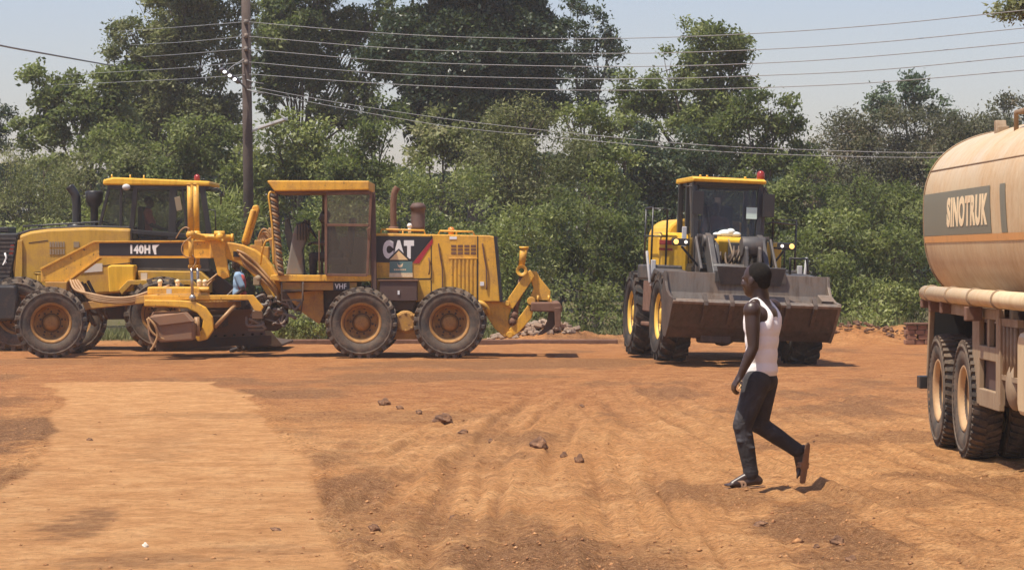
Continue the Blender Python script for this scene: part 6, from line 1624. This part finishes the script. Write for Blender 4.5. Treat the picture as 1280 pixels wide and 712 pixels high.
def far_woods():
    r = np.random.default_rng(77); n = 95000
    x = r.uniform(-30, 30, n); top = 3.6+fbm(x*.25+40, x*0+2.0, 9, 4)*3.4 - smooth(8, 20, x)*.5
    z = top*r.random(n)**.8; y = 97+3.5*r.random(n)+fbm(x*.5, z*.6, 31, 3)*4
    C = np.stack([x, y, z], 1); O = np.tile(np.array([0,-.6,.4]), (n,1)); T = fbm(x*.9, z*1.1, 55, 4)*1.4-.3+.1*r.normal(size=n)
    me = leaf_mesh('far_woods', C, O, T, .30, .6, r); me.materials.append(MATS['leaf_dark'])
    o = bpy.data.objects.new('far_woods', me); COL.objects.link(o); tag(o, 'unbroken dark woodland far behind the trees', None, None, 'stuff')
far_woods()

def verge_grass():
    r = np.random.default_rng(8); n = 26000
    x = r.uniform(-13, 13, n); y = 52.9+r.random(n)**.8*4; zg, pale, dk, gr, pv, _ = ground_fields(x, y)
    patch = fbm(x*1.3, y*1.3, 5, 3); keep = (gr > .25) & (patch+.25*r.random(n) > .50); x, y, zg = x[keep], y[keep], zg[keep]; n = len(x)
    h_ = .08+.22*r.random(n)**2+.25*(patch[keep]-.5)
    C = np.stack([x, y, zg+h_*.4], 1); O = np.tile(np.array([0,0,2.6]), (n,1)); T = .5+.35*r.normal(size=n)
    me = leaf_mesh('grass', C, O, T, .24, .10, r, -.3); me.materials.append(MATS['leaf_olive'])
    o = bpy.data.objects.new('grass', me); COL.objects.link(o); tag(o, 'rough grass and weeds along the foot of the bushes', None, None, 'stuff')
verge_grass()

print('LEAVES', NLEAF)
# ================================================================== camera, light, air
sc = bpy.context.scene
cam = bpy.data.cameras.new('camera'); co_ = bpy.data.objects.new('camera', cam); COL.objects.link(co_); sc.camera = co_
cam.sensor_width = 36; cam.lens = 36*F/1280; cam.clip_end = 2000; cam.clip_start = .5
co_.location = (0, 0, H); co_.rotation_euler = (R(90)-math.atan((356-HY)/F), 0, 0)

SUN_EL, SUN_AZ = R(68), R(33)          # azimuth: from the left, swung towards the viewer
d = Vector((-math.cos(SUN_EL)*math.cos(SUN_AZ), -math.cos(SUN_EL)*math.sin(SUN_AZ), math.sin(SUN_EL)))   # towards the sun
sun = bpy.data.lights.new('sun', 'SUN'); so_ = bpy.data.objects.new('sun', sun); COL.objects.link(so_)
sun.energy = 4.9; sun.angle = R(.6); sun.color = (1, .93, .80); so_.rotation_euler = d.to_track_quat('Z', 'Y').to_euler(); so_.location = (0, 0, 30)
w = bpy.data.worlds.new('World'); sc.world = w; w.use_nodes = True; nt = w.node_tree
sky = nt.nodes.new('ShaderNodeTexSky'); sky.sky_type = 'NISHITA'; sky.sun_disc = False; sky.sun_elevation = SUN_EL
sky.sun_rotation = math.atan2(d.x, d.y); sky.air_density = 1.2; sky.dust_density = 1.2; sky.ozone_density = 2.0
bg = nt.nodes['Background']; nt.links.new(mixc(nt, 1.0, sky.outputs[0], (1.03, .935, 1.05), 'MULTIPLY'), bg.inputs[0]); bg.inputs[1].default_value = .098

HAZE = .0006
hz = MB().box(-170, 170, -25, 210, -1.5, 16); hz = hz.build('haze', 'paper'); hz['kind'] = 'stuff'; hz['label'] = 'thin warm dusty haze hanging over the yard'
m = bpy.data.materials.new('haze'); m.use_nodes = True; nt = m.node_tree; nt.nodes.clear()
out = nt.nodes.new('ShaderNodeOutputMaterial'); pv = nt.nodes.new('ShaderNodeVolumePrincipled'); nt.links.new(pv.outputs[0], out.inputs['Volume'])
pv.inputs['Color'].default_value = (.90, .91, .93, 1); pv.inputs['Density'].default_value = HAZE; pv.inputs['Anisotropy'].default_value = .2
hz.data.materials.clear(); hz.data.materials.append(m)
vs = sc.view_settings; vs.view_transform = 'Standard'; vs.look = 'None'; vs.exposure = 0.48; vs.gamma = 1; vs.use_curve_mapping = False
sc.cycles.max_bounces = 6; sc.cycles.transparent_max_bounces = 12; sc.cycles.volume_bounces = 1; sc.cycles.use_denoising = True
sc.cycles.volume_step_rate = 4
